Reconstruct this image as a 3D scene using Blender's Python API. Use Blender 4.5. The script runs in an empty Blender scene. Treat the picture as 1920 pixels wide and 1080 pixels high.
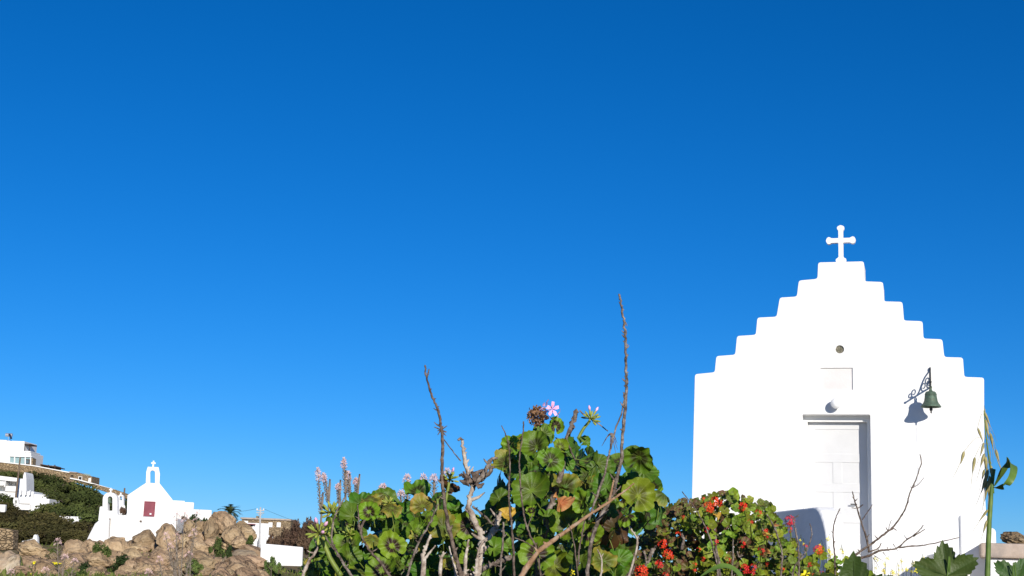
import bpy, bmesh, math, random
from mathutils import Vector, Matrix, noise, geometry
R = math.radians
sc = bpy.context.scene
col = sc.collection
random.seed(7)

# ------------------------------------------------------------------ camera
F_PX, PITCH, ROLL, CAMZ = 2667.0, R(11.3), R(2.0), 1.2
cd = bpy.data.cameras.new('camera'); cam = bpy.data.objects.new('camera', cd); col.objects.link(cam)
cd.sensor_width = 36; cd.lens = F_PX / 1920 * 36; cd.clip_end = 9000; cd.clip_start = .05
CR = Matrix.Rotation(R(90) + PITCH, 3, 'X') @ Matrix.Rotation(ROLL, 3, 'Z')
cam.matrix_world = Matrix.Translation((0, 0, CAMZ)) @ CR.to_4x4()
sc.camera = cam
CAM = Vector((0, 0, CAMZ))
sc.render.resolution_x, sc.render.resolution_y = 1024, 576

def ray(px, py):
    return CR @ Vector(((px - 960) / F_PX, -(py - 540) / F_PX, -1))
def P(px, py, Y):                      # the point of the place at depth Y metres north of the camera
    r = ray(px, py); return CAM + r * (Y / r.y)

# facade of the near chapel: a vertical plane 23 m away, square to the direction of its bell
hd = ray(1745, 750); HD = Vector((hd.x, hd.y, 0)).normalized()
UD = Vector((HD.y, -HD.x, 0))
FQ = Vector((0, 0, 0)) + HD * 23.0
def Fp(px, py, out=0.0):               # -> (u, z) on the facade plane moved `out` metres forwards
    r = ray(px, py); q = FQ - HD * out
    t = (q - CAM).dot(HD) / r.dot(HD); p = CAM + r * t
    return ((p - FQ).dot(UD), p.z)

# ------------------------------------------------------------------ light
SUN_AZ_OFF, SUN_EL = R(32.5), R(18.7)
sh = (-HD) * math.cos(SUN_AZ_OFF) + UD * math.sin(SUN_AZ_OFF)
SUN = Vector((sh.x * math.cos(SUN_EL), sh.y * math.cos(SUN_EL), math.sin(SUN_EL)))
w = bpy.data.worlds.new('World'); sc.world = w; w.use_nodes = True
nt = w.node_tree; nt.nodes.clear()
sky = nt.nodes.new('ShaderNodeTexSky'); sky.sky_type = 'NISHITA'; sky.sun_disc = False
sky.sun_elevation = SUN_EL; sky.sun_rotation = math.atan2(SUN.x, SUN.y)
sky.altitude = 1500; sky.air_density = 1.0; sky.dust_density = 0.0; sky.ozone_density = 10.0
hs = nt.nodes.new('ShaderNodeHueSaturation'); hs.inputs['Saturation'].default_value = 1.096; hs.inputs['Value'].default_value = 1.0
bg = nt.nodes.new('ShaderNodeBackground'); bg.inputs['Strength'].default_value = 0.086
wo = nt.nodes.new('ShaderNodeOutputWorld')
nt.links.new(sky.outputs[0], hs.inputs['Color']); nt.links.new(hs.outputs[0], bg.inputs[0]); nt.links.new(bg.outputs[0], wo.inputs[0])
sd = bpy.data.lights.new('sun', 'SUN'); sd.energy = 4.0; sd.angle = R(.53); sd.color = (1, .94, .84)
so = bpy.data.objects.new('sun', sd); col.objects.link(so)
so.rotation_euler = SUN.to_track_quat('Z', 'Y').to_euler(); so.location = (0, -10, 30)
sc.view_settings.view_transform = 'Standard'; sc.view_settings.look = 'None'
sc.view_settings.gamma = 1; sc.view_settings.exposure = 0.35
sc.render.engine = 'CYCLES'

# ------------------------------------------------------------------ materials
def newmat(name):
    m = bpy.data.materials.new(name); m.use_nodes = True
    return m, m.node_tree, m.node_tree.nodes['Principled BSDF']
def N(nt, t, **kw):
    n = nt.nodes.new(t)
    for k, v in kw.items(): setattr(n, k, v)
    return n
def ramp(nt, stops):
    r = N(nt, 'ShaderNodeValToRGB'); e = r.color_ramp.elements
    while len(e) < len(stops): e.new(.5)
    for i, (p, c) in enumerate(stops): e[i].position = p; e[i].color = (*c, 1)
    return r
def mat(name, c1, c2=None, scale=4, rough=.8, bump=0, bscale=30, spec=.3, metal=0, rnd=0, detail=6, c3=None, coords='Object', bdist=.02):
    m, nt, b = newmat(name)
    b.inputs['Roughness'].default_value = rough; b.inputs['Metallic'].default_value = metal
    b.inputs['Specular IOR Level'].default_value = spec
    tc = N(nt, 'ShaderNodeTexCoord')
    if c2 is None: b.inputs['Base Color'].default_value = (*c1, 1); out = None
    else:
        n = N(nt, 'ShaderNodeTexNoise'); n.inputs['Scale'].default_value = scale; n.inputs['Detail'].default_value = detail
        n.inputs['Roughness'].default_value = .62
        nt.links.new(tc.outputs[coords], n.inputs['Vector'])
        st = [(.36, c1), (.64, c2)] if c3 is None else [(.32, c1), (.5, c2), (.68, c3)]
        r = ramp(nt, st); nt.links.new(n.outputs['Fac'], r.inputs[0]); out = r.outputs[0]
        if rnd:
            oi = N(nt, 'ShaderNodeObjectInfo'); h = N(nt, 'ShaderNodeHueSaturation')
            mr = N(nt, 'ShaderNodeMapRange'); mr.inputs['To Min'].default_value = 1 - rnd; mr.inputs['To Max'].default_value = 1 + rnd
            nt.links.new(oi.outputs['Random'], mr.inputs[0]); nt.links.new(mr.outputs[0], h.inputs['Value'])
            mh = N(nt, 'ShaderNodeMath', operation='MULTIPLY_ADD'); mh.inputs[1].default_value = rnd * .08; mh.inputs[2].default_value = .5 - rnd * .04
            ml = N(nt, 'ShaderNodeMath', operation='FRACT'); mm = N(nt, 'ShaderNodeMath', operation='MULTIPLY'); mm.inputs[1].default_value = 17.3
            nt.links.new(oi.outputs['Random'], mm.inputs[0]); nt.links.new(mm.outputs[0], ml.inputs[0]); nt.links.new(ml.outputs[0], mh.inputs[0])
            nt.links.new(mh.outputs[0], h.inputs['Hue'])
            nt.links.new(out, h.inputs['Color']); out = h.outputs[0]
        nt.links.new(out, b.inputs['Base Color'])
    if bump:
        n2 = N(nt, 'ShaderNodeTexNoise'); n2.inputs['Scale'].default_value = bscale; n2.inputs['Detail'].default_value = 8
        nt.links.new(tc.outputs[coords], n2.inputs['Vector'])
        bp = N(nt, 'ShaderNodeBump'); bp.inputs['Strength'].default_value = bump; bp.inputs['Distance'].default_value = bdist
        nt.links.new(n2.outputs['Fac'], bp.inputs['Height']); nt.links.new(bp.outputs[0], b.inputs['Normal'])
    return m
def stonewall_mat(name, scale, ca, cb, joint):
    m, nt, b = newmat(name); b.inputs['Roughness'].default_value = .9; b.inputs['Specular IOR Level'].default_value = .1
    tc = N(nt, 'ShaderNodeTexCoord'); mp = N(nt, 'ShaderNodeMapping'); mp.inputs['Scale'].default_value = (1, 1, 1.7)
    v = N(nt, 'ShaderNodeTexVoronoi'); v.inputs['Scale'].default_value = scale
    v2 = N(nt, 'ShaderNodeTexVoronoi', feature='DISTANCE_TO_EDGE'); v2.inputs['Scale'].default_value = scale
    nt.links.new(tc.outputs['Object'], mp.inputs[0])
    for k in (v, v2): nt.links.new(mp.outputs[0], k.inputs['Vector'])
    r = ramp(nt, [(0, ca), (1, cb)]); nt.links.new(v.outputs['Color'], r.inputs[0])
    r2 = ramp(nt, [(0, (0, 0, 0)), (.09, (1, 1, 1))]); nt.links.new(v2.outputs['Distance'], r2.inputs[0])
    mx = N(nt, 'ShaderNodeMix', data_type='RGBA'); mx.inputs[6].default_value = (*joint, 1)
    nt.links.new(r2.outputs[0], mx.inputs[0]); nt.links.new(r.outputs[0], mx.inputs[7]); nt.links.new(mx.outputs[2], b.inputs['Base Color'])
    bp = N(nt, 'ShaderNodeBump'); bp.inputs['Strength'].default_value = .9; bp.inputs['Distance'].default_value = .12
    nt.links.new(r2.outputs[0], bp.inputs['Height']); nt.links.new(bp.outputs[0], b.inputs['Normal'])
    return m
def leaf_mat(name, edge, inner, zone, vein, zpos=(.10, .24, .44, .66), zamt=1.5, nv=9, rim=None, attr=False, var=.25, transl=.15, rough=.5, yellow=.0):
    """a zoned geranium leaf: colours laid out round the leaf's own centre through its UV map"""
    m, nt, b = newmat(name); L = nt.links.new
    b.inputs['Roughness'].default_value = rough; b.inputs['Specular IOR Level'].default_value = .35
    uv = N(nt, 'ShaderNodeUVMap'); mp = N(nt, 'ShaderNodeMapping'); mp.inputs['Location'].default_value = (-1, -1, 0); mp.inputs['Scale'].default_value = (2, 2, 2)
    L(uv.outputs[0], mp.inputs[0])
    ln = N(nt, 'ShaderNodeVectorMath', operation='LENGTH'); L(mp.outputs[0], ln.inputs[0])
    if attr:
        at = N(nt, 'ShaderNodeAttribute'); at.attribute_name = 'rnd'; rs = at.outputs['Fac']
    else:
        oi = N(nt, 'ShaderNodeObjectInfo'); rs = oi.outputs['Random']
    nz = N(nt, 'ShaderNodeTexNoise', noise_dimensions='4D'); nz.inputs['Scale'].default_value = 3.4; nz.inputs['Detail'].default_value = 5
    L(mp.outputs[0], nz.inputs['Vector']); m20 = N(nt, 'ShaderNodeMath', operation='MULTIPLY'); m20.inputs[1].default_value = 37; L(rs, m20.inputs[0]); L(m20.outputs[0], nz.inputs['W'])
    ad = N(nt, 'ShaderNodeMath', operation='MULTIPLY_ADD'); ad.inputs[1].default_value = .5; L(nz.outputs['Fac'], ad.inputs[0])
    sb = N(nt, 'ShaderNodeMath', operation='SUBTRACT'); sb.inputs[1].default_value = .25; L(ln.outputs['Value'], sb.inputs[0]); L(sb.outputs[0], ad.inputs[2])
    z = ramp(nt, [(zpos[0], (0, 0, 0)), (zpos[1], (1, 1, 1)), (zpos[2], (1, 1, 1)), (zpos[3], (0, 0, 0))]); L(ad.outputs[0], z.inputs[0])
    # how strong the zone is varies from leaf to leaf
    zr = N(nt, 'ShaderNodeMath', operation='FRACT'); zm = N(nt, 'ShaderNodeMath', operation='MULTIPLY'); zm.inputs[1].default_value = 7.7
    L(rs, zm.inputs[0]); L(zm.outputs[0], zr.inputs[0])
    zs = N(nt, 'ShaderNodeMapRange'); zs.inputs['To Min'].default_value = zamt * .4; zs.inputs['To Max'].default_value = zamt; L(zr.outputs[0], zs.inputs[0])
    zq = N(nt, 'ShaderNodeMath', operation='MULTIPLY', use_clamp=True); L(z.outputs[0], zq.inputs[0]); L(zs.outputs[0], zq.inputs[1])
    base = ramp(nt, [(.1, inner), (.7, edge)] if rim is None else [(.1, inner), (.6, edge), (.92, rim)]); L(ad.outputs[0], base.inputs[0])
    # radial veins
    sx = N(nt, 'ShaderNodeSeparateXYZ'); L(mp.outputs[0], sx.inputs[0])
    an = N(nt, 'ShaderNodeMath', operation='ARCTAN2'); L(sx.outputs[1], an.inputs[0]); L(sx.outputs[0], an.inputs[1])
    av = N(nt, 'ShaderNodeMath', operation='MULTIPLY'); av.inputs[1].default_value = nv; L(an.outputs[0], av.inputs[0])
    cs = N(nt, 'ShaderNodeMath', operation='COSINE'); L(av.outputs[0], cs.inputs[0])
    vr = ramp(nt, [(.9, (0, 0, 0)), (1, (1, 1, 1))]); L(cs.outputs[0], vr.inputs[0])
    mz = N(nt, 'ShaderNodeMix', data_type='RGBA'); L(zq.outputs[0], mz.inputs[0]); L(base.outputs[0], mz.inputs[6]); mz.inputs[7].default_value = (*zone, 1)
    vq = N(nt, 'ShaderNodeMath', operation='MULTIPLY'); vq.inputs[1].default_value = .45; L(vr.outputs[0], vq.inputs[0])
    mv = N(nt, 'ShaderNodeMix', data_type='RGBA'); L(vq.outputs[0], mv.inputs[0]); L(mz.outputs[2], mv.inputs[6]); mv.inputs[7].default_value = (*vein, 1)
    h = N(nt, 'ShaderNodeHueSaturation'); L(mv.outputs[2], h.inputs['Color'])
    mr = N(nt, 'ShaderNodeMapRange'); mr.inputs['To Min'].default_value = 1 - var; mr.inputs['To Max'].default_value = 1 + var; L(rs, mr.inputs[0]); L(mr.outputs[0], h.inputs['Value'])
    fr = N(nt, 'ShaderNodeMath', operation='FRACT'); fm = N(nt, 'ShaderNodeMath', operation='MULTIPLY'); fm.inputs[1].default_value = 23.1; L(rs, fm.inputs[0]); L(fm.outputs[0], fr.inputs[0])
    hr = N(nt, 'ShaderNodeMapRange'); hr.inputs['To Min'].default_value = .475 - yellow; hr.inputs['To Max'].default_value = .515; L(fr.outputs[0], hr.inputs[0]); L(hr.outputs[0], h.inputs['Hue'])
    L(h.outputs[0], b.inputs['Base Color'])
    bp = N(nt, 'ShaderNodeBump'); bp.inputs['Strength'].default_value = .3; bp.inputs['Distance'].default_value = .004
    c2 = N(nt, 'ShaderNodeMath', operation='ADD'); L(cs.outputs[0], c2.inputs[0]); n3 = N(nt, 'ShaderNodeTexNoise'); n3.inputs['Scale'].default_value = 14; L(mp.outputs[0], n3.inputs['Vector']); L(n3.outputs['Fac'], c2.inputs[1])
    L(c2.outputs[0], bp.inputs['Height']); L(bp.outputs[0], b.inputs['Normal'])
    if transl:
        tr = N(nt, 'ShaderNodeBsdfTranslucent'); L(h.outputs[0], tr.inputs['Color']); ms = N(nt, 'ShaderNodeMixShader'); ms.inputs[0].default_value = transl
        o = nt.nodes['Material Output']; L(b.outputs[0], ms.inputs[1]); L(tr.outputs[0], ms.inputs[2]); L(ms.outputs[0], o.inputs[0])
    return m
M = {}
M['plaster'] = mat('lime_plaster', (.80, .795, .78), (.84, .835, .82), 1.5, .9, .35, 9, .15, bdist=.03)
M['plaster_far'] = mat('whitewash', (.76, .75, .73), (.83, .82, .80), .25, .9, .3, 1.2, .1, bdist=.1)
M['door_paint'] = mat('door_paint', (.60, .60, .60), (.63, .63, .63), 3, .5, .05, 40, .4)
M['grey_paint'] = mat('old_white_paint', (.62, .60, .58), (.72, .70, .67), 5, .8, .2, 20)
M['bronze'] = mat('patinated_bronze', (.045, .07, .05), (.11, .17, .12), 9, .6, .4, 40, .4, .35, c3=(.10, .09, .06))
M['iron'] = mat('wrought_iron', (.02, .022, .025), (.05, .055, .06), 20, .6, .2, 60)
_m, _nt, _b = newmat('opal_glass'); _b.inputs['Base Color'].default_value = (.86, .86, .85, 1); _b.inputs['Roughness'].default_value = .2; _b.inputs['Subsurface Weight'].default_value = 1; _b.inputs['Subsurface Radius'].default_value = (1, 1, 1); _b.inputs['Subsurface Scale'].default_value = .12
M['glass_white'] = _m
M['terracotta'] = mat('glazed_clay', (.10, .10, .07), (.30, .27, .20), 30, .6, .4, 40)
M['marble'] = mat('marble', (.68, .65, .63), (.74, .71, .69), 3, .6, .1, 30)
M['rock'] = mat('granite', (.13, .085, .052), (.36, .25, .15), .7, .95, 1.0, 2.2, .1, rnd=.22, c3=(.47, .35, .22), bdist=.5, detail=10)
M['rock_grey'] = mat('lichen_granite', (.18, .13, .085), (.38, .29, .19), .6, .95, 1.0, 1.3, .1, rnd=.15, c3=(.45, .40, .30), bdist=.5, detail=10)
M['ground'] = mat('dry_ground', (.07, .10, .022), (.22, .16, .075), .35, .95, .8, .8, .1, c3=(.30, .21, .11), coords='Object', bdist=.3, detail=10)
M['stone'] = stonewall_mat('dry_stone', 2.4, (.22, .15, .085), (.44, .33, .20), (.10, .075, .05))
M['stone_house'] = stonewall_mat('stone_masonry', 2.4, (.20, .145, .085), (.40, .30, .19), (.26, .20, .13))
M['flag'] = mat('flagstone', (.33, .25, .19), (.46, .37, .30), 2, .9, .5, 12, c3=(.28, .24, .21))
M['paving'] = mat('pale_bounce_paving', (.50, .47, .43), (.66, .63, .59), 1.2, .9, .3, 12, c3=(.72, .70, .66))  # whitish so the added paving throws light back at the chapel
M['wood_dark'] = mat('dark_timber', (.04, .025, .018), (.09, .055, .04), 2, .8)
M['door_red'] = mat('maroon_paint', (.16, .028, .045), (.24, .05, .07), .8, .6)
M['glass'] = mat('window_glass', (.05, .08, .09), (.10, .14, .15), .2, .08, spec=.6)
M['veranda'] = mat('veranda_glass', (.18, .30, .32), (.28, .38, .38), .2, .1, spec=.6)
M['shade'] = mat('dark_interior', (.015, .013, .012), None, rough=.9)
M['panel'] = mat('solar_panel', (.02, .025, .05), (.03, .04, .07), 2, .2, spec=.5)
M['steel'] = mat('steel_tank', (.55, .56, .58), (.62, .63, .65), 2, .35, metal=.6)
M['pole'] = mat('pole_timber', (.12, .085, .06), (.22, .16, .11), 3, .9)
M['lattice'] = mat('galvanised', (.38, .39, .40), (.5, .5, .5), 3, .6)
M['bark'] = mat('grey_bark', (.05, .036, .028), (.17, .135, .11), 90, .95, 1.0, 200, .1, c3=(.34, .29, .25), bdist=.004)
M['bark_pale'] = mat('pale_bark', (.16, .11, .08), (.42, .35, .29), 55, .95, 1.0, 120, .1, c3=(.60, .54, .47), bdist=.004)
M['bark_dark'] = mat('dark_bark', (.035, .025, .02), (.13, .095, .075), 80, .95, 1.0, 200, .1, c3=(.25, .20, .16), bdist=.003)
M['bark_tan'] = mat('tan_bark', (.20, .11, .06), (.36, .22, .13), 50, .9, .8, 150, .1, c3=(.40, .32, .25), bdist=.003)
M['bark_far'] = mat('tree_bark', (.07, .05, .04), (.16, .125, .10), 2, .95)
M['juniper'] = mat('juniper_foliage', (.020, .032, .009), (.056, .070, .018), .5, .85, rnd=.4, spec=.15, c3=(.085, .092, .028))
M['juniper_brown'] = mat('brownish_foliage', (.026, .028, .009), (.068, .060, .020), .5, .85, rnd=.4, spec=.15, c3=(.10, .09, .034))
M['scrub'] = mat('scrub_foliage', (.035, .06, .012), (.09, .13, .03), 2, .8, rnd=.3, spec=.2, c3=(.14, .15, .045))
M['scrub_dark'] = mat('dark_scrub', (.016, .03, .008), (.04, .065, .016), 2, .8, rnd=.3, spec=.2)
M['bare'] = mat('bare_brush', (.06, .035, .022), (.14, .085, .055), 1, .95, rnd=.2)
M['palm'] = mat('palm_frond', (.03, .045, .015), (.08, .10, .035), 1, .7)
M['grass'] = mat('grass', (.045, .085, .012), (.12, .15, .03), .3, .7, spec=.2, c3=(.20, .19, .06))
M['yellow_fl'] = mat('yellow_petal', (.75, .62, .02), (.85, .75, .03), 40, .6)
M['red_fl'] = mat('red_petal', (.55, .006, .008), (.72, .018, .015), 60, .6, rnd=.15)
M['orange_fl'] = mat('scarlet_petal', (.70, .028, .008), (.80, .05, .012), 60, .6, rnd=.12)
M['pink_fl'] = mat('pink_petal', (.80, .36, .58), (.88, .55, .72), 60, .6)
M['palepink'] = mat('asphodel_petal', (.58, .36, .35), (.70, .54, .51), 60, .6)
M['bud'] = mat('bud_green', (.20, .26, .04), (.36, .38, .07), 60, .6)
M['asph'] = mat('asphodel_stem', (.13, .11, .08), (.26, .21, .17), 60, .8)
M['asphg'] = mat('asphodel_green', (.12, .14, .06), (.22, .20, .11), 60, .8)
M['dried'] = mat('dried_petal', (.13, .065, .03), (.34, .20, .11), 90, .9)
M['petiole'] = mat('petiole', (.13, .19, .03), (.22, .27, .05), 40, .5)
M['oat'] = mat('oat_stem', (.07, .13, .02), (.15, .22, .045), 30, .45)
M['oat_dry'] = mat('oat_spikelet', (.20, .18, .06), (.42, .36, .16), 60, .7)
M['ochre'] = mat('ochre_stone', (.22, .11, .03), (.42, .22, .06), 3, .9, .8, 6)
M['leaf'] = leaf_mat('geranium_leaf', (.125, .230, .011), (.15, .255, .016), (.026, .013, .007), (.20, .30, .045), yellow=.015, transl=.12)
M['leaf_plain'] = leaf_mat('geranium_leaf_plain', (.068, .158, .008), (.10, .195, .013), (.030, .030, .009), (.16, .25, .035), zamt=.6, transl=.1)
M['leaf_old'] = leaf_mat('geranium_leaf_old', (.135, .185, .018), (.10, .175, .02), (.05, .022, .010), (.24, .28, .06), zamt=.9, rim=(.27, .235, .03), yellow=.02)
M['leaf_rust'] = leaf_mat('geranium_leaf_rust', (.065, .026, .010), (.05, .05, .012), (.03, .012, .007), (.10, .06, .02), zamt=.6)
M['leaf_orange'] = leaf_mat('withered_leaf', (.50, .30, .08), (.46, .22, .05), (.38, .09, .03), (.50, .34, .14), zamt=.7)
M['leaf_yellow'] = leaf_mat('yellow_leaf', (.52, .33, .04), (.50, .36, .05), (.45, .20, .04), (.58, .44, .12), zamt=.4)
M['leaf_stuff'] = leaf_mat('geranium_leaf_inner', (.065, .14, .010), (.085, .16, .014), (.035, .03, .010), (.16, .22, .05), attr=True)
RB = dict(zpos=(.12, .25, .42, .6), nv=6, transl=.2)
M['small'] = leaf_mat('small_leaf', (.165, .275, .018), (.19, .30, .025), (.05, .03, .012), (.20, .27, .06), zamt=.5, yellow=.03, **RB)
M['small_b'] = leaf_mat('small_leaf_bronze', (.13, .11, .03), (.16, .22, .03), (.08, .035, .02), (.19, .19, .05), zamt=.9, rim=(.14, .065, .03), yellow=.02, **RB)
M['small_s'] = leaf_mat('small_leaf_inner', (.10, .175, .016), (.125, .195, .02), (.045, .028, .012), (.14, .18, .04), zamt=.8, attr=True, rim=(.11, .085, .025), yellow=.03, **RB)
M['mallow'] = leaf_mat('lobed_leaf', (.060, .115, .022), (.07, .12, .025), (.05, .09, .02), (.13, .18, .06), zamt=.2, nv=5, transl=.2)
M['blade'] = mat('grass_blade', (.06, .12, .02), (.12, .20, .035), 20, .45)

# ------------------------------------------------------------------ helpers
class MB:
    def __init__(s): s.v = []; s.f = []; s.uv = {}; s.mi = []; s.rnd = None; s.cur = 0
    def add(s, vs, fs, uvs=None, rnd=None):
        o = len(s.v); s.v += [Vector(p) for p in vs]
        for f in fs: s.f.append([i + o for i in f]); s.mi.append(s.cur)
        if uvs:
            for i, u in enumerate(uvs): s.uv[o + i] = u
        if rnd is not None:
            if s.rnd is None: s.rnd = {}
            for i in range(len(vs)): s.rnd[o + i] = rnd
        return s
    def box(s, x0, x1, y0, y1, z0, z1):
        vs = [(x, y, z) for z in (z0, z1) for y in (y0, y1) for x in (x0, x1)]
        return s.add(vs, [(0, 2, 3, 1), (4, 5, 7, 6), (0, 1, 5, 4), (2, 6, 7, 3), (0, 4, 6, 2), (1, 3, 7, 5)])
    def tube(s, pts, rad, n=7, cap=True, jit=0):
        pts = [Vector(p) for p in pts]; vs = []; fs = []
        if not hasattr(rad, '__len__'): rad = [rad] * len(pts)
        ref = Vector((.31, .77, .55))
        for i, p in enumerate(pts):
            t = (pts[min(i + 1, len(pts) - 1)] - pts[max(i - 1, 0)])
            t = t.normalized() if t.length > 1e-9 else Vector((0, 0, 1))
            a = t.cross(ref); a = a.normalized() if a.length > 1e-3 else t.cross(Vector((1, 0, 0))).normalized()
            b = t.cross(a)
            for k in range(n):
                q = 2 * math.pi * k / n; rr = rad[i] * (1 + random.uniform(-jit, jit))
                vs.append(p + (a * math.cos(q) + b * math.sin(q)) * rr)
        for i in range(len(pts) - 1):
            for k in range(n):
                k2 = (k + 1) % n
                fs.append((i * n + k, i * n + k2, (i + 1) * n + k2, (i + 1) * n + k))
        if cap: fs.append(tuple(range(n))[::-1]); fs.append(tuple(range((len(pts) - 1) * n, len(pts) * n)))
        return s.add(vs, fs)
    def lathe(s, prof, n=24, c=(0, 0, 0)):
        c = Vector(c); vs = []; fs = []
        for r, z in prof:
            for k in range(n):
                q = 2 * math.pi * k / n; vs.append(c + Vector((r * math.cos(q), r * math.sin(q), z)))
        for i in range(len(prof) - 1):
            for k in range(n):
                k2 = (k + 1) % n; fs.append((i * n + k, i * n + k2, (i + 1) * n + k2, (i + 1) * n + k))
        return s.add(vs, fs)
    def prism(s, loops, y0, y1):
        """polygon with holes in the xz plane, given thickness along y"""
        flat = [p for lp in loops for p in lp]
        tris = geometry.tessellate_polygon([[Vector((p[0], p[1], 0)) for p in lp] for lp in loops])
        n = len(flat); vs = [(p[0], y0, p[1]) for p in flat] + [(p[0], y1, p[1]) for p in flat]; fs = []
        for t in tris: fs.append(tuple(t)); fs.append(tuple(i + n for i in reversed(t)))
        o = 0
        for lp in loops:
            k = len(lp)
            for i in range(k):
                j = (i + 1) % k; fs.append((o + i, o + j, o + j + n, o + i + n))
            o += k
        return s.add(vs, fs)
    def build(s, name, m, parent=None, org=(0, 0, 0), smooth=False, bev=0, seg=2, merge=False):
        org = Vector(org); me = bpy.data.meshes.new(name)
        me.from_pydata([tuple(p - org) for p in s.v], [], s.f)
        for x in (m if isinstance(m, (list, tuple)) else [m]): me.materials.append(M[x])
        if isinstance(m, (list, tuple)): me.polygons.foreach_set('material_index', s.mi)
        if s.uv:
            ul = me.uv_layers.new(name='UVMap')
            for l in me.loops: ul.data[l.index].uv = s.uv.get(l.vertex_index, (.5, .5))
        if s.rnd is not None:
            a = me.attributes.new('rnd', 'FLOAT', 'POINT')
            a.data.foreach_set('value', [s.rnd.get(i, .5) for i in range(len(s.v))])
        bm = bmesh.new(); bm.from_mesh(me)
        if not s.uv: bmesh.ops.recalc_face_normals(bm, faces=bm.faces)
        bm.to_mesh(me); bm.free()
        if smooth: me.polygons.foreach_set('use_smooth', [True] * len(me.polygons))
        o = bpy.data.objects.new(name, me); col.objects.link(o)
        if parent: o.parent = parent
        else: o.location = org
        if bev:
            b = o.modifiers.new('bevel', 'BEVEL'); b.width = bev; b.segments = seg; b.limit_method = 'ANGLE'; b.angle_limit = R(35)
        return o
def tag(o, label, cat, group=None, kind=None):
    if label: o['label'] = label
    if cat: o['category'] = cat
    if group: o['group'] = group
    if kind: o['kind'] = kind
    return o
def thing(name, label, cat, loc=(0, 0, 0), rotz=0, group=None):
    o = bpy.data.objects.new(name, None); col.objects.link(o); o.empty_display_size = .1
    o.location = loc; o.rotation_euler = (0, 0, rotz); return tag(o, label, cat, group)
def dup(root, loc=None, rotz=None, scale=None, label=None, group=None):
    r = root.copy(); col.objects.link(r)
    if loc is not None: r.location = loc
    if rotz is not None: r.rotation_euler = (0, 0, rotz)
    if scale is not None: r.scale = scale
    if label: r['label'] = label
    if group: r['group'] = group
    for ch in root.children:
        c = ch.copy(); col.objects.link(c); c.parent = r
    return r
def sm(a, b, x):
    t = min(1, max(0, (x - a) / (b - a))); return t * t * (3 - 2 * t)
def lerp_tab(tab, x):
    if x <= tab[0][0]: return tab[0][1]
    for (a, p), (b, q) in zip(tab, tab[1:]):
        if x <= b: return p + (q - p) * (x - a) / (b - a)
    return tab[-1][1]
def rounded(pts, rad, seg=3):
    """round the corners of a closed 2-D outline"""
    out = []; n = len(pts)
    for i in range(n):
        a, b, c = Vector(pts[i - 1]), Vector(pts[i]), Vector(pts[(i + 1) % n])
        r = rad[i] if hasattr(rad, '__len__') else rad
        d1, d2 = (a - b), (c - b); l = min(r, d1.length * .45, d2.length * .45)
        if r < 1e-5: out.append(tuple(b)); continue
        p, q = b + d1.normalized() * l, b + d2.normalized() * l
        for k in range(seg + 1):
            t = k / seg; out.append(tuple((p * (1 - t) + b * t) * (1 - t) + (b * (1 - t) + q * t) * t))
    return out
def smooth_path(pts, n=4):
    pts = [Vector(p) for p in pts]; out = []
    for i in range(len(pts) - 1):
        p0, p1, p2, p3 = pts[max(i - 1, 0)], pts[i], pts[i + 1], pts[min(i + 2, len(pts) - 1)]
        for k in range(n):
            t = k / n
            out.append(.5 * ((2 * p1) + (p2 - p0) * t + (2 * p0 - 5 * p1 + 4 * p2 - p3) * t * t + (3 * p1 - p0 - 3 * p2 + p3) * t ** 3))
    out.append(pts[-1]); return out

# ------------------------------------------------------------------ terrain
RIDGE = [(-900, 31), (-400, 30), (0, 22.0), (100, 20.4), (170, 17.6), (230, 14.5), (300, 11.2), (400, 9.6), (500, 8.6), (620, 6.5), (800, 4.0), (1200, 3.0), (2400, 3.0)]
ZC = Fp(1575, 1048)[1]
def G(x, y):
    d = math.hypot(x, y)
    px = 960 + F_PX * 1.0 * x / max(y, .5) if y > .5 else (-900 if x < 0 else 2400)
    a = (px - 960) / F_PX
    z = (ZC - .55) * sm(8, 20.5, y) * sm(-.02, .12, a)
    z += 2.5 * sm(128, 170, y) * sm(-.12, -.20, a)
    hgt = lerp_tab(RIDGE, px)
    base = 2.5 * sm(-.12, -.20, a)
    t = min(1, max(0, (y - 176) / 150)) ** 1.75
    z += max(0, hgt - base) * t
    z -= 12 * sm(430, 1500, y)
    if y > 2: z += noise.noise(Vector((x * .05, y * .05, 0))) * min(1.0, y * .006) * (.35 + .65 * sm(170, 230, y)) + noise.noise(Vector((x * .3, y * .3, 3))) * .06
    return z
tb = MB(); NA, NR = 260, 150
rs = [.6 * (3200 / .6) ** (i / (NR - 1)) for i in range(NR)]
for r_ in rs:
    for k in range(NA):
        q = 2 * math.pi * k / NA
        # crowd the spokes into the view
        q = q - .8 * math.sin(q) * .9
        x, y = -r_ * math.sin(q), r_ * math.cos(q); tb.v.append(Vector((x, y, G(x, y))))
for i in range(NR - 1):
    for k in range(NA):
        k2 = (k + 1) % NA; tb.f.append([i * NA + k, i * NA + k2, (i + 1) * NA + k2, (i + 1) * NA + k])
tb.f.append(list(range(NA))); tb.mi = [0] * len(tb.f)
tag(tb.build('ground', 'ground', smooth=True), None, None, kind='structure')

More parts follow.
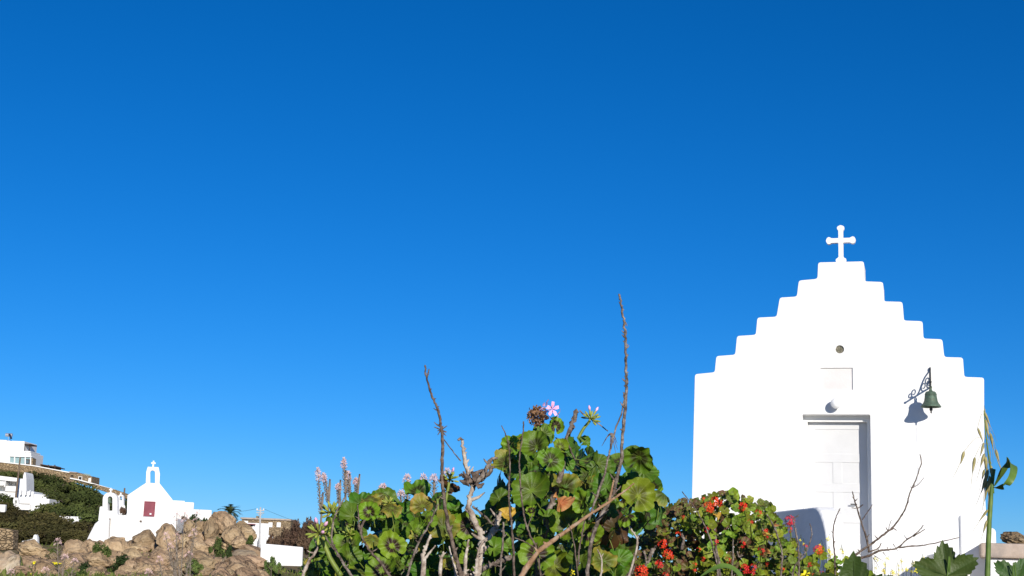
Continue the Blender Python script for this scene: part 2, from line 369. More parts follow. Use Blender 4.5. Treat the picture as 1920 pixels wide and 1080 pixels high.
# ------------------------------------------------------------------ the near chapel
rotz = math.atan2(UD.y, UD.x)
chapel = thing('chapel', 'small whitewashed chapel with a stepped gable front and a white cross on top', 'chapel', (FQ.x, FQ.y, ZC - .6), rotz)
CB = ZC - .6
def fz(px, py, out=0):
    u, z = Fp(px, py, out); return (u, z - CB)
gable = [(1297.5, 930), (1302.9, 701.6), (1340, 698), (1343, 667.7), (1378.4, 665), (1381.8, 630), (1417, 627.7), (1420, 595.5), (1456, 593.8), (1462, 558), (1494, 556),
         (1497.7, 526), (1532.6, 522.7), (1534, 492), (1619.7, 490), (1620.7, 527.4), (1655.6, 528.8), (1657, 565), (1692, 566), (1694.6, 601), (1729.8, 602.3), (1731.5, 634.8),
         (1766.8, 636.2), (1770.5, 669.4), (1805.4, 670.4), (1808, 706.7), (1845, 708), (1846, 900)]
g2 = [fz(*p) for p in gable]
du0, du1 = fz(1505, 900)[0], fz(1633.5, 900)[0]; dzt = fz(1570, 777)[1]
out = [(g2[0][0] - .03, -.4)] + g2 + [(g2[-1][0] + .02, -.4), (du1, -.4), (du1, dzt), (du0, dzt), (du0, -.4)]
rad = [0] + [0] + [.04] * (len(g2) - 2) + [0] + [0, 0, .02, .02, 0]
loop = rounded(out, rad)
cu, cz = fz(1574.5, 655); rr = .066
hole1 = [(cu + rr * math.cos(t * math.pi / 12), cz + rr * math.sin(t * math.pi / 12)) for t in range(24)]
n0, n1 = fz(1538, 690), fz(1599, 731)
hole2 = [(n0[0], n1[1]), (n1[0], n1[1]), (n1[0], n0[1]), (n0[0], n0[1])]
b = MB(); b.prism([loop, hole1, hole2], 0, .5); b.build('facade', 'plaster', chapel, smooth=False, bev=.022, seg=3)
# niche back and round vent
MB().box(n0[0] - .04, n1[0] + .04, .025, .09, n1[1] - .04, n0[1] + .04).build('plaque', 'marble', chapel)
b = MB(); b.lathe([(.0, .0), (rr * 1.1, 0), (rr * 1.1, .04), (0, .04)], 24)
for i in range(len(b.v)): p = b.v[i]; b.v[i] = Vector((cu + p.x, .03 + p.z, cz + p.y))
disc = b.build('clay_vent', 'terracotta', chapel)
b = MB()
for a in range(6): 
    q = a * math.pi / 3; b.tube([(cu, .026, cz), (cu + .06 * math.cos(q), .026, cz + .06 * math.sin(q))], .007, 5)
b.build('vent_grille', 'terracotta', disc)
# cross on the gable
ccx, _ = fz(1576.5, 460, -.19); zt = fz(1576.5, 422, -.19)[1]; zb = fz(1577, 491)[1]; za = fz(1576, 450.5, -.19)[1]; hw = (fz(1604.5, 450, -.19)[0] - fz(1548.5, 450, -.19)[0]) / 2; t_ = .038
def trefoil_tip(cx, cz_, dx, dz):    # the swelling, pointed end of one arm
    nx, nz = -dz, dx; L_ = []
    for a, s_ in ((-.01, .038), (.010, .056), (.042, .060), (.066, .038), (.078, .0)): L_.append((a, s_))
    up = [(cx + dx * a + nx * s_, cz_ + dz * a + nz * s_) for a, s_ in L_]; dn = [(cx + dx * a - nx * s_, cz_ + dz * a - nz * s_) for a, s_ in reversed(L_[:-1])]
    return dn[::-1] if False else (up + dn)
b = MB(); arm = hw - .078; top = zt - za - .078
ol = [(ccx - t_, zb - .05), (ccx - t_, zb + .01)]
base = [(ccx - .082, zb + .045), (ccx - .084, zb + .09), (ccx - t_, zb + .12)]
ol += base + [(ccx - t_, za - t_)]
ol += list(reversed(trefoil_tip(ccx - arm, za, -1, 0)))[0:0]
lt = trefoil_tip(ccx - arm, za, -1, 0); ol += lt + [(ccx - t_, za + t_)]
tt = trefoil_tip(ccx, za + top, 0, 1); ol += tt + [(ccx + t_, za + t_)]
rt = trefoil_tip(ccx + arm, za, 1, 0); ol += rt + [(ccx + t_, za - t_)]
ol += [(2 * ccx - x, z) for x, z in reversed(base)] + [(ccx + t_, zb + .01), (ccx + t_, zb - .05)]
b.prism([rounded(ol, .012, 2)], .19, .27); b.build('cross', 'plaster', chapel, bev=.012)
# nave behind the facade: walls and a barrel vault
u0, u1 = g2[0][0] + .12, g2[-1][0] - .12; eav = g2[1][1] - .55; uc = (u0 + u1) / 2; hwid = (u1 - u0) / 2
MB().box(u0, u1, .45, 6.2, -.4, eav).build('nave_wall', 'plaster', chapel, bev=.05)
arc = [(uc + hwid * .985 * math.cos(t), eav - .05 + 1.25 * math.sin(t)) for t in [math.pi * k / 20 for k in range(21)]]
b = MB(); b.prism([arc], .46, 6.15); b.build('vaulted_roof', 'plaster', chapel)
# door
fr0, fr1, ft = fz(1514.5, 900, -.2)[0], fz(1627, 900, -.2)[0], fz(1570, 791, -.2)[1]
ftop = dzt + .03; dbot = .42
b = MB(); b.prism([[(du0 - .03, dbot), (du0 - .03, ftop), (du1 + .03, ftop), (du1 + .03, dbot), (fr1, dbot), (fr1, ft), (fr0, ft), (fr0, dbot)]], .19, .28)
b.build('door_frame', 'plaster', chapel, bev=.006)
d = MB(); d.box(fr0 - .01, fr1 + .01, .308, .34, dbot + .02, ft + .03); door = d.build('door', 'door_paint', chapel)
x0p, x1p = fz(1528, 860, -.3)[0], fz(1612, 860, -.3)[0]; xm0, xm1 = fz(1561.5, 860, -.3)[0], fz(1578.5, 860, -.3)[0]
zr = [fz(1570, y, -.3)[1] for y in (805, 851, 867, 906, 923, 962, 980, 1018)]
def rail(a, c, z0, z1, nm): MB().box(a, c, .299, .312, z0, z1).build(nm, 'door_paint', door, bev=.003)
rail(fr0 - .008, x0p, dbot + .02, ft + .02, 'stile'); rail(x1p, fr1 + .008, dbot + .02, ft + .02, 'stile')
for z0, z1 in ((zr[0], ft + .02), (zr[2], zr[1]), (zr[4], zr[3]), (zr[6], zr[5]), (dbot + .02, zr[7])): rail(x0p + .0005, x1p - .0005, z0, z1, 'rail')
for z0, z1 in ((zr[3], zr[2]), (zr[5], zr[4]), (zr[7], zr[6])): rail(xm0, xm1, z0 + .0005, z1 - .0005, 'mullion')
hx, hz = fz(1606, 946, -.3)
b = MB(); b.tube([(hx, .302, hz), (hx, .25, hz), (hx - .09, .248, hz)], .010, 8); b.build('handle', 'iron', door)
MB().box(du0 - .12, du1 + .12, -.28, .36, .25, dbot).build('door_sill', 'plaster', chapel, bev=.03)
MB().box(du0 - .45, du1 + .45, -.75, .1, -.4, .22).build('doorstep', 'plaster', chapel, bev=.03)
# plinth block at the foot of the facade, right of the door, and its rounded outer bench
p0, p1 = fz(1799.5, 1000), fz(1852, 966)
MB().box(p0[0], p1[0], -.05, .2, -.4, p1[1]).build('buttress', 'plaster', chapel, bev=.04, seg=3)
q0, q1 = fz(1845, 1000), fz(1867, 990)
MB().box(p1[0] - .02, q1[0], -.05, 1.8, -.4, q1[1]).build('side_bench', 'plaster', chapel, bev=.07, seg=4)

c0 = [(-3.9, -4.6), (2.6, -4.6), (3.6, .3), (-4.4, .3)]  # pale paving added before the facade to bounce light onto the flank wall
b = MB(); tw_ = Matrix.Translation(chapel.location) @ Matrix.Rotation(rotz, 4, 'Z')
pv = [tw_ @ Vector((x, y, .06)) for x, y in c0]; n_ = len(pv)
b.add(pv + [p - Vector((0, 0, .9)) for p in pv], [tuple(range(n_))] + [(i, (i + 1) % n_, (i + 1) % n_ + n_, i + n_) for i in range(n_)])
tag(b.build('bounce_courtyard', 'paving'), None, None, kind='structure')
# globe lamp over the door
lu, lz = fz(1568, 756, .12)
lp = bpy.data.objects.new('wall_lamp', None); col.objects.link(lp); tag(lp, 'round white glass globe lamp fixed above the chapel door', 'lamp')
lp.matrix_world = chapel.matrix_basis @ Matrix.Translation((lu, 0, lz))
b = MB(); prof = [(.088 * math.sin(math.pi * i / 14), -.088 * math.cos(math.pi * i / 14)) for i in range(15)]; b.lathe(prof, 24, (0, 0, 0))
for v in b.v: v.y -= .125
b.build('globe', 'glass_white', lp, smooth=True)
b = MB(); b.lathe([(0, 0), (.055, 0), (.055, .03), (.045, .045), (0, .045)], 20)
for i, v in enumerate(b.v): b.v[i] = Vector((v.x, -v.z, v.y))
b.build('lamp_base', 'glass_white', lp)

# bell and its scrolled bracket
bu, bz_arm = fz(1744.8, 726); bz_top = fz(1745, 690)[1]
br = bpy.data.objects.new('bell_bracket', None); col.objects.link(br); tag(br, 'scrolled wrought iron bracket on the chapel wall holding the bell', 'bracket')
br.matrix_world = chapel.matrix_basis @ Matrix.Translation((bu, 0, bz_arm))
H = bz_top - bz_arm; AL = .60
def yz(pts): return [(0, -y, z) for y, z in pts]
MB().box(-.012, .012, -.014, .0, -.05, H).build('wall_plate', 'iron', br, bev=.003)
b = MB(); b.tube(yz([(0, 0), (AL, 0)]), .014, 8); b.lathe([(0, -.02), (.014, -.014), (.02, 0), (.014, .014), (0, .02)], 10, (0, -AL - .01, 0)); b.build('arm', 'iron', br)
b = MB(); b.tube(smooth_path(yz([(.012, H * .9), (.05, H * .83), (.14, H * .66), (.21, H * .42), (.27, H * .14), (.33, .0)]), 5), .011, 7); b.build('brace', 'iron', br)
def scroll(cy, cz_, r, a0, turns, sg):
    pts = []
    for i in range(26):
        t = i / 25; a = a0 + sg * t * turns * 2 * math.pi; q = r * (1 - .68 * t); pts.append((cy + q * math.cos(a), cz_ + q * math.sin(a)))
    b = MB(); b.tube(yz(pts), [.0105 * (1 - .3 * i / 25) for i in range(26)], 6); b.build('scroll', 'iron', br)
scroll(.085, H * .42, .062, -1.7, 1.2, -1); scroll(.165, .075, .068, -1.6, 1.15, 1); scroll(.045, .062, .05, -1.6, 1.1, 1)
scroll(.40, .072, .066, -1.6, 1.2, 1); scroll(.495, .055, .05, -1.5, 1.15, -1); scroll(.03, H * .93, .028, 2.9, 1.1, -1)
b = MB(); hy = .36
b.tube([(0, -hy + .014 * math.cos(t), -.012 - .02 + .022 * math.sin(t)) for t in [2 * math.pi * k / 12 for k in range(13)]], .004, 6)
b.build('hook', 'iron', br)
bell = bpy.data.objects.new('bell', None); col.objects.link(bell); tag(bell, 'green patinated bronze bell hanging from the bracket beside the chapel door', 'bell')
bell.matrix_world = br.matrix_world @ Matrix.Translation((0, -hy, -.052)) @ Matrix.Scale(1.05, 4)
bh = .262
prof = [(0, -.052), (.03, -.054), (.062, -.062), (.078, -.078), (.083, -.10), (.088, -.15), (.097, -.20), (.113, -.235), (.134, -.262), (.146, -.282), (.144, -.290), (.128, -.288), (.112, -.25), (.088, -.20), (.07, -.10), (0, -.09)]
b = MB(); b.lathe(prof, 32)
for z in (-.105, -.245): 
    r_ = .0845 if z > -.2 else .119
    b.tube([(r_ * math.cos(t), r_ * math.sin(t), z) for t in [2 * math.pi * k / 28 for k in range(29)]], .004, 5)
b.build('bell_body', 'bronze', bell, smooth=True)
b = MB(); b.lathe([(.0, .004), (.016, .0), (.019, -.03), (.03, -.058), (0, -.06)], 14); b.tube([(.017 * math.cos(t), 0, .004 + .02 * math.sin(t)) for t in [2 * math.pi * k / 12 for k in range(13)]], .006, 6); b.build('crown', 'bronze', bell, smooth=True)
b = MB(); b.lathe([(.007, -.1), (.007, -.29), (.02, -.305), (.024, -.325), (.016, -.345), (.008, -.35), (.012, -.365), (.006, -.38), (0, -.38)], 12); b.build('clapper', 'iron', bell, smooth=True)
b = MB(); b.tube([(0, 0, -.38), (.004, .002, -.8), (-.003, .005, -1.5)], .0018, 4); b.build('bell_rope', 'grey_paint', bell)

# low flank walls beside the entrance steps
def flank(label, base_uv, dirv, length, top, thick, rise=0, m='plaster', nose=.55):
    """a low wall that runs out from the facade and ends in a quarter-round nose"""
    o = bpy.data.objects.new('flank_wall', None); col.objects.link(o); tag(o, label, 'wall')
    ang = math.atan2(dirv[1], dirv[0])
    o.matrix_world = chapel.matrix_basis @ Matrix.Translation((base_uv[0], base_uv[1], 0)) @ Matrix.Rotation(ang, 4, 'Z')
    pts = [(0, -.5), (0, top), (length - nose, top + rise)]
    for k in range(1, 9):
        t = k / 8 * math.pi / 2; pts.append((length - nose + nose * math.sin(t), (top + rise) * (.42 + .58 * math.cos(t))))
    pts.append((length + .05, -.5))
    b = MB(); b.prism([pts], -thick / 2, thick / 2); b.build('wall', m, o, bev=.045, seg=4); return o
wl0 = fz(1450, 962)
ftop_z = fz(1553, 947, 2.3)[1]
flank('low whitewashed flank wall with a rounded nose, its shaded side towards the red geraniums', (wl0[0] + .0, -.02), (.42, -.91), 2.75, ftop_z - .02, .30)
wr0 = fz(1756, 1040)
flank('very low whitewashed wall running out from the chapel below the bell', (wr0[0], -.02), (.10, -.99), 1.9, fz(1760, 1036, 1)[1] * .98, .30, nose=.3)
# terrace wall with flagstone cap at the right, and an ochre stone behind
tw = bpy.data.objects.new('terrace_wall', None); col.objects.link(tw); tag(tw, 'low white terrace wall capped with pinkish flagstones beside the chapel', 'wall')
tw.matrix_world = chapel.matrix_basis
t0, t1 = fz(1838, 1016, .6), fz(1990, 1046, .6)
MB().box(t0[0] + .12, t1[0] + 2.5, -.5, 3.2, -.6, t1[1] - .03).build('wall', 'plaster', tw, bev=.04, seg=3)
xx = t0[0]
for k in range(6):
    wd = .55 + .25 * random.random()
    MB().box(xx, xx + wd - .012, -.62 + random.uniform(-.03, .03), 2.6, t1[1] - .028, t0[1] + random.uniform(-.012, .012)).build('flagstone', 'flag', tw, bev=.03, seg=2); xx += wd

# ------------------------------------------------------------------ far buildings
def X(px, py, D): return P(px, py, D).x
def Z(px, py, D): return P(px, py, D).z
class Bld:
    """a far building measured by the extents of its blocks at its own distance"""
    def __init__(s, name, label, cat, px, py, D, group=None):
        p = P(px, py, D); s.D = D; s.o = thing(name, label, cat, (p.x, p.y, p.z), 0, group); s.org = p
    def face(s, k=1.0): s.o.rotation_euler.z = k * math.atan2(-s.org.x, s.org.y); return s
    def block(s, name, x0, x1, yt, yb, near=0, depth=6, m='plaster_far', bev=.12, parent=None, slope=0):
        D = s.D + near; xm = (x0 + x1) / 2; ym = (yt + yb) / 2
        b = MB(); b.box(X(x0, ym, D), X(x1, ym, D), D, D + depth, Z(xm, yb, D), Z(xm, yt, D))
        return b.build(name, m, parent or s.o, s.org, bev=bev, seg=2)
    def poly(s, name, loops, near=0, depth=.6, m='plaster_far', bev=.06, parent=None):
        D = s.D + near; L_ = [[(X(x, y, D), Z(x, y, D)) for x, y in lp] for lp in loops]
        b = MB(); b.prism(L_, D, D + depth); return b.build(name, m, parent or s.o, s.org, bev=bev)
    def window(s, x0, x1, yt, yb, near=0, m='glass', frame='plaster_far', f=.12):
        D = s.D + near; xm = (x0 + x1) / 2; ym = (yt + yb) / 2
        a, c, zb, zt = X(x0, ym, D), X(x1, ym, D), Z(xm, yb, D), Z(xm, yt, D)
        b = MB(); b.prism([[(a, zb), (c, zb), (c, zt), (a, zt)], [(a + f, zb + f), (c - f, zb + f), (c - f, zt - f), (a + f, zt - f)]], D - .12, D + .05)
        w_ = b.build('window', frame, s.o, s.org)
        MB().box(a + f * .9, c - f * .9, D - .05, D + .02, zb + f * .9, zt - f * .9).build('pane', m, w_, s.org); return w_
    def tube(s, name, pts, r, m, near=0, parent=None, n=6):
        b = MB(); b.tube([P(x, y, s.D + near + (dz[0] if dz else 0)) for x, y, *dz in pts], r, n); return b.build(name, m, parent or s.o, s.org)
    def cross(s, x, yt, yb, near=0, t=.09, ya=None, w_=None):
        ya = ya or yt + (yb - yt) * .38; w_ = w_ or (yb - yt) * .36
        D = s.D + near; cx = X(x, yt, D); z0, z1, za = Z(x, yb + 1, D), Z(x, yt, D), Z(x, ya, D); hw = w_ * D / F_PX
        b = MB(); b.prism([[(cx - t, z0), (cx - t, za - t), (cx - hw, za - t), (cx - hw, za + t), (cx - t, za + t), (cx - t, z1), (cx + t, z1), (cx + t, za + t), (cx + hw, za + t), (cx + hw, za - t), (cx + t, za - t), (cx + t, z0)]], D, D + .2)
        return b.build('cross', 'plaster_far', s.o, s.org)
def arch(x0, x1, yt, yb, n=8):
    xm, r = (x0 + x1) / 2, (x1 - x0) / 2
    return [(x0, yb)] + [(xm - r * math.cos(math.pi * k / n), yt + r - r * math.sin(math.pi * k / n)) for k in range(n + 1)] + [(x1, yb)]

# hilltop church on its terrace
B = Bld('hillside_church', 'white gabled hillside church with open belfry and maroon door above the boulders', 'church', 270, 985, 170)
B.face()
B.poly('gable_wall', [[(238.5, 985), (240, 929), (272, 906.5), (275.5, 905), (298.8, 906), (322.5, 936.5), (321, 990)]], 0, .7)
b = MB(); D_ = 170
lw = [(X(239.5, 985, D_), Z(239.5, 985, D_)), (X(240.6, 930, D_), Z(240.6, 932, D_)), (X(286, 904, D_), Z(286, 904, D_)), (X(321.5, 937, D_), Z(321.5, 939, D_)), (X(320.5, 985, D_), Z(320.5, 988, D_))]
b.prism([lw], D_ + .68, D_ + 9); b.build('nave', 'plaster_far', B.o, B.org, bev=.1)
B.poly('belfry', [[(273.5, 906.8), (274.5, 884.5), (277.2, 875.2), (296.8, 875.6), (299.4, 888), (298.4, 907.5)], arch(281.6, 290.4, 881.8, 906.8)], .02, .7, bev=.04)
B.cross(289, 863.8, 874.8, .3, ya=868.3, w_=4)
B.window(269.6, 290.2, 940, 968.3, -.02, 'door_red', 'door_red', .1).name = 'door'
B.tube('door_handle', [(281, 965, -.2), (281, 962, -.2)], .12, 'plaster_far')
T = Bld('church_terrace', 'white terrace wall with a sloping buttress carrying the hillside church', 'wall', 235, 1005, 167)
T.poly('terrace_wall', [[(185, 1020), (191, 966), (206, 963.5), (240, 967), (333, 972), (331, 999), (259, 1015), (206, 1016)]], 0, 5.5, bev=.15)
T.poly('buttress', [[(158, 1021), (166, 1003), (177, 982), (184.5, 975.5), (204, 972), (202.5, 1012), (196, 1021)]], -.8, 2.5, bev=.2)
T.tube('drain_pipe', [(205.6, 972, -.2), (203.8, 1006, -.2)], .12, 'pole')
T.tube('drain_spout', [(262.8, 977, 0), (265.0, 977.2, -.25)], .09, 'pole'); T.tube('wall_crack', [(262.4, 980, .1), (258, 1002, .1)], .06, 'grey_paint')
A_ = Bld('bell_gate', 'white arched bell gate with a bell inside, beside the hillside church', 'bell gate', 206, 966, 167.5)
A_.poly('arch_wall', [[(191.5, 967), (192.3, 940)] + [(206 - 13.6 * math.cos(math.pi * k / 10), 936 - 13 * math.sin(math.pi * k / 10)) for k in range(11)] + [(220, 967)], arch(201.6, 210.6, 930.6, 957.5)], -.1, .9)
A_.poly('step_wall', [[(184, 976), (187, 950), (192, 949), (192, 976)]], .05, .9)
A_.cross(208, 914.8, 923.5, .2, .07)
b = MB(); c = P(205, 941, 167.9); b.lathe([(0, .55), (.14, .5), (.2, .2), (.34, -.1), (.33, -.12), (0, 0)], 14, c); b.tube([c + Vector((0, 0, .5)), c + Vector((0, 0, 1.1))], .06, 5); A_.o['x'] = 0; del A_.o['x']
bb = b.build('small_bell', 'bronze', None, c); tag(bb, 'small dark bell hung inside the white arched bell gate', 'bell')
S_ = Bld('small_belfry', 'tiny white belfry peeking between the bell gate and the hillside church', 'belfry', 226, 958, 186)
S_.poly('arch_wall', [[(221, 965), (221.5, 936)] + [(226.3 - 5.3 * math.cos(math.pi * k / 8), 932 - 5 * math.sin(math.pi * k / 8)) for k in range(9)] + [(231.6, 965)], arch(224.2, 228.6, 930.5, 938)], 0, .6)
S_.cross(226.6, 923.6, 927.5, .2, .06)
S_.block('low_wall', 219, 238, 947, 968, .2, 3)
# annexes right of the church
B = Bld('white_annex', 'plain white cubic house adjoining the hillside church', 'house', 342, 972, 184)
B.face(1.15)
B.block('wall', 318, 362, 941, 990, 0, 8); B.block('parapet', 321, 350, 938.8, 942, 1, 5, bev=.05); B.window(330, 334, 953, 958, -.02)
B = Bld('white_cottage', 'low white flat house between the annex and the palm', 'house', 380, 972, 192)
B.face(1.15)
B.block('wall', 360, 396, 955.5, 985, 0, 7); B.block('lower_wing', 395, 412, 964, 990, .3, 6); B.window(366, 372, 962, 970, -.02, 'shade')
# white house and stone house by the pole
B = Bld('stone_house', 'long brown stone house with white shuttered windows behind the pylon', 'house', 500, 996, 232)
B.block('wall', 452, 544.5, 975.2, 1018, 0, 9, 'stone_house', .1); B.block('roof_slab', 450.5, 546, 971.5, 975, -.3, 9.6, 'flag', .08)
for a, c in ((503.5, 511), (519, 526.5)): B.window(a, c, 979.5, 988.5, -.02, 'plaster_far', 'plaster_far', .14)
B.window(459, 465, 979.5, 986, -.02, 'shade'); B.block('chimney', 480, 484, 967.5, 972, 3, 1, 'stone_house', .03)
B = Bld('white_house', 'white flat roofed house with a dark window in front of the stone house', 'house', 475, 1015, 205)
B.face()
B.block('wall', 445, 503, 980.5, 1030, 0, 8); B.block('roof_room', 448, 466, 976.5, 982, .3, 5, bev=.05); B.window(464.5, 476, 982.5, 988.8, -.02, 'shade'); B.block('awning', 463, 477.5, 982.0, 983.4, -.8, .85, 'door_red', .03)
B.block('terrace', 480, 505, 1003, 1030, -2.5, 2.6); B.window(484, 488, 986, 992, -.02)
B = Bld('boundary_wall', 'long plain white boundary wall below the bare brown shrubs', 'wall', 530, 1050, 120)
B.poly('wall', [[(487, 1060), (489, 1018.8), (530, 1022.4), (567.5, 1026), (566, 1062)]], 0, .45)
# pylon
B = Bld('electricity_pole', 'pale electricity pole with crossarms beside the white house', 'pole', 487, 1030, 196)
B.tube('mast', [(486.2, 1034), (488.4, 951)], [.17, .11], 'lattice')
for y_ in (957, 961.5): B.tube('crossarm', [(481, y_ - .2), (495.4, y_ + .4)], .08, 'lattice')
B.tube('brace', [(484, 965.3), (488.2, 961.5), (492.4, 965.6), (484, 965.3)], .05, 'lattice')
for x_ in (482, 488.4, 494.5): B.tube('insulator', [(x_, 957), (x_, 953.3)], .09, 'glass_white')
for k, (x_, y_, x2, y2) in enumerate(((482, 953.6, 330, 948), (494.5, 954, 700, 1003))): 
    pts = []
    for i in range(15):
        t = i / 14; p = P(x_ + (x2 - x_) * t, y_ + (y2 - y_) * t, 196 + 40 * t * (1 if k == 0 else -.5)); p.z -= 3.0 * t * (1 - t); pts.append(p)
    b = MB(); b.tube(pts, .022, 4); b.build('wire', 'iron', B.o, B.org)

# hilltop house
B = Bld('hilltop_house', 'two storey white hilltop house with pergola, glazed veranda and rooftop water heater', 'house', 25, 872, 322)
B.block('upper_storey', -22, 45, 826, 850, 1.5, 9); B.block('side_wing', -40, 11, 824, 852, 3.5, 8)
B.block('lower_storey', -40, 57, 847, 873, 0, 9); B.block('parapet', 44, 57.2, 845.6, 848, -.1, 7, bev=.05)
for a in (18, 30): B.window(a, a + 7, 833, 838, 1.48, 'plaster_far', 'plaster_far', .2)
v_ = B.block('veranda', 18, 57.6, 856, 872.5, -2.2, 2.3, 'veranda', .02)
for a in (18, 27.5, 37.5, 47.5, 57.6): B.tube('veranda_post', [(a, 855.5, -2.4), (a - .4, 873, -2.4)], .14, 'plaster_far')
B.block('veranda_roof', 17, 59, 854, 856.6, -2.7, 2.9, bev=.04); B.block('stone_pillar', 58.2, 61.5, 859, 873, -2.3, 2.2, 'stone_house', .04)
B.window(46, 56, 861, 871, -2.25, 'glass', 'wood_dark', .2)
for a in (46.2, 55): B.tube('pergola_post', [(a, 832.5, 2), (a - .3, 847, 2)], .12, 'wood_dark')
b = B.block('pergola_roof', 45, 57.5, 832, 834.2, 1.6, 4.5, 'wood_dark', .03)
rt_ = B.o; c = P(17, 815.6, 324); b = MB(); b.tube([c + Vector((-.75, 0, 0)), c + Vector((.75, 0, 0))], .38, 12); b.build('water_tank', 'steel', rt_, B.org)
b = MB(); b.add([P(15.5, 813.5, 323), P(19, 813, 323.4), P(23, 821.5, 322.6), P(20, 823, 322.2)], [(0, 1, 2, 3)]); b.add([p + Vector((0, .1, -.1)) for p in b.v], [(3, 2, 1, 0)]); b.build('solar_panel', 'panel', rt_, B.org)
b = MB()
for x_ in (15.5, 19): b.tube([P(x_, 817, 324), P(x_, 826, 324)], .05, 5)
b.build('heater_stand', 'lattice', rt_, B.org)
# retaining wall along the ridge
B = Bld('retaining_wall', 'long dry stone retaining wall with white coping stepping down the ridge', 'wall', 60, 880, 318)
B.poly('stone_wall', [[(-60, 866), (0, 866.5), (62, 873.5), (132, 887), (133, 905), (60, 897), (0, 890), (-60, 884)]], 0, 3, 'stone')
B.poly('coping', [[(-60, 864), (0, 864.8), (62, 872), (132, 885.3), (132, 887.2), (62, 873.9), (0, 866.8), (-60, 866)]], -.2, 3.3, bev=.02)
B = Bld('garden_pavilion', 'low flat dark roofed pavilion on the ridge behind the stone wall', 'pavilion', 90, 878, 325)
B.block('wall', 74, 102, 872.5, 884, 0, 5, 'stone_house', .04); B.poly('roof', [[(75.5, 869.8), (104.5, 874.6), (104.3, 876.4), (75.5, 871.8)]], -1.2, 7, 'wood_dark', .02)
for a in (78, 91, 103): B.tube('post', [(a, 871.5, -.9), (a - .2, 884, -.9)], .13, 'wood_dark')
B = Bld('ridge_stone_house', 'flat roofed brown stone house with dark windows and glass rail on the ridge', 'house', 152, 905, 312)
B.poly('wall', [[(130, 886), (147, 887.4), (172.6, 893), (171.5, 912), (131, 903)]], 0, 6, 'stone_house'); B.poly('base_coping', [[(131, 895.4), (147, 898.5), (173, 905.5), (215, 917.5), (215, 919.3), (173, 907.6), (147, 900.6), (131, 897.6)]], -.5, .6, bev=.02)
B.window(132, 139, 889.8, 894.8, -.02, 'shade', 'stone_house'); B.window(147, 154, 893.5, 901.5, -.02, 'shade', 'plaster_far', .1); B.window(166, 170.5, 896.5, 903.5, -.02, 'shade', 'plaster_far', .3)
B.poly('glass_rail', [[(158, 887.3), (169.5, 889.6), (169.5, 892.6), (158, 890.4)]], .4, .06, 'veranda', 0)
B.poly('roof_slab', [[(129, 883.8), (144, 885.2), (144, 886.6), (129, 885.6)]], -.3, 6.5, 'flag', .02)
B = Bld('lower_ridge_wall', 'low stone wall trailing down the ridge beyond the stone house', 'wall', 195, 920, 308)
B.poly('stone_wall', [[(173, 906.8), (215, 918), (250, 930), (250, 940), (215, 928), (172, 914)]], 0, 1.5, 'stone')
# villa in the middle of the slope
B = Bld('arcaded_villa', 'white villa with a shaded arcade, balcony and pointed chimney on the slope', 'villa', 25, 925, 268)
B.block('back_wall', -40, 36, 900, 935, 2.2, 6); B.poly('roof_fascia', [[(-40, 890.5), (0, 892.2), (36, 896.6), (36, 903.4), (0, 900.5), (-40, 899)]], -.4, 8, bev=.06)
B.block('left_wing', -40, 7, 901.5, 910, -.8, 3); B.block('balcony', 9.5, 31, 911.5, 922, -1, 3.2); B.block('base', -40, 35, 921, 940, -.6, 6)
for x_ in (15, 19.5, 27.5): B.window(x_, x_ + 3.6, 904.8, 911.5, 2.15, 'shade')
for x_ in (8, 30.5): B.block('pier', x_, x_ + 1.8, 902, 913, -.35, .6, bev=.03)
B.poly('tower', [[(32, 942), (32.4, 898), (43, 897.6), (43.2, 892), (45.2, 886), (46.6, 885), (48.2, 889), (49.2, 897.5), (49.4, 920), (48.6, 942)]], -1, 4.5)
B = Bld('terraced_house', 'jumble of white terraces and parapets stepping down below the villa', 'house', 62, 938, 252)
B.block('upper_terrace', 34, 62, 921, 945, 3, 6); B.block('terrace_room', 62, 88, 927, 945, 2, 5); 
for x_ in (66, 73): B.window(x_, x_ + 3, 930, 935, 1.95, 'shade')
for x_ in (38, 47, 55): B.block('pillar', x_, x_ + 1.6, 919, 928, 2, .6, bev=.02)
B.block('white_cube', 55, 91.5, 934.8, 962, -2, 6); 
for x_, y_ in ((74.5, 946.5), (82, 948)): B.window(x_, x_ + 2.6, y_, y_ + 3.4, -2.05, 'shade')
B.block('garden_wall', 26, 56, 945.5, 956, -2.6, .6, bev=.04); B.poly('garden_arch', [arch(24.5, 34.6, 932.8, 957), arch(27.6, 31.2, 938, 944)], -2.9, .6, bev=.04)
B = Bld('low_white_wall', 'low white wall at the foot of the slope under the dark trees', 'wall', 4, 950, 235)
B.block('wall', -30, 9.5, 945.5, 960, 0, .8)
B = Bld('white_outhouse', 'white outhouse glimpsed between dark tree crowns below the church', 'house', 130, 985, 222)
B.block('wall', 109, 149, 968, 1000, 0, 4); B.window(118, 124, 974, 980, -.02, 'shade')
B = Bld('broken_white_wall', 'small white wall rising to a peak behind the flat brown boulder', 'wall', 56, 1015, 150)
B.poly('wall', [[(40, 1020), (41, 1014.5), (55, 1012), (61, 1010), (63, 1003), (67.6, 1002), (69.6, 1008), (70, 1020)]], 0, .7)
B = Bld('dry_stone_wall', 'square end of a dry stone wall rising over the boulders, dark gap beside it', 'wall', 10, 1030, 112)
B.poly('wall', [[(-70, 1036), (-70, 984), (0, 990), (24.6, 994), (23.6, 1030)]], 0, 1.3, 'stone')
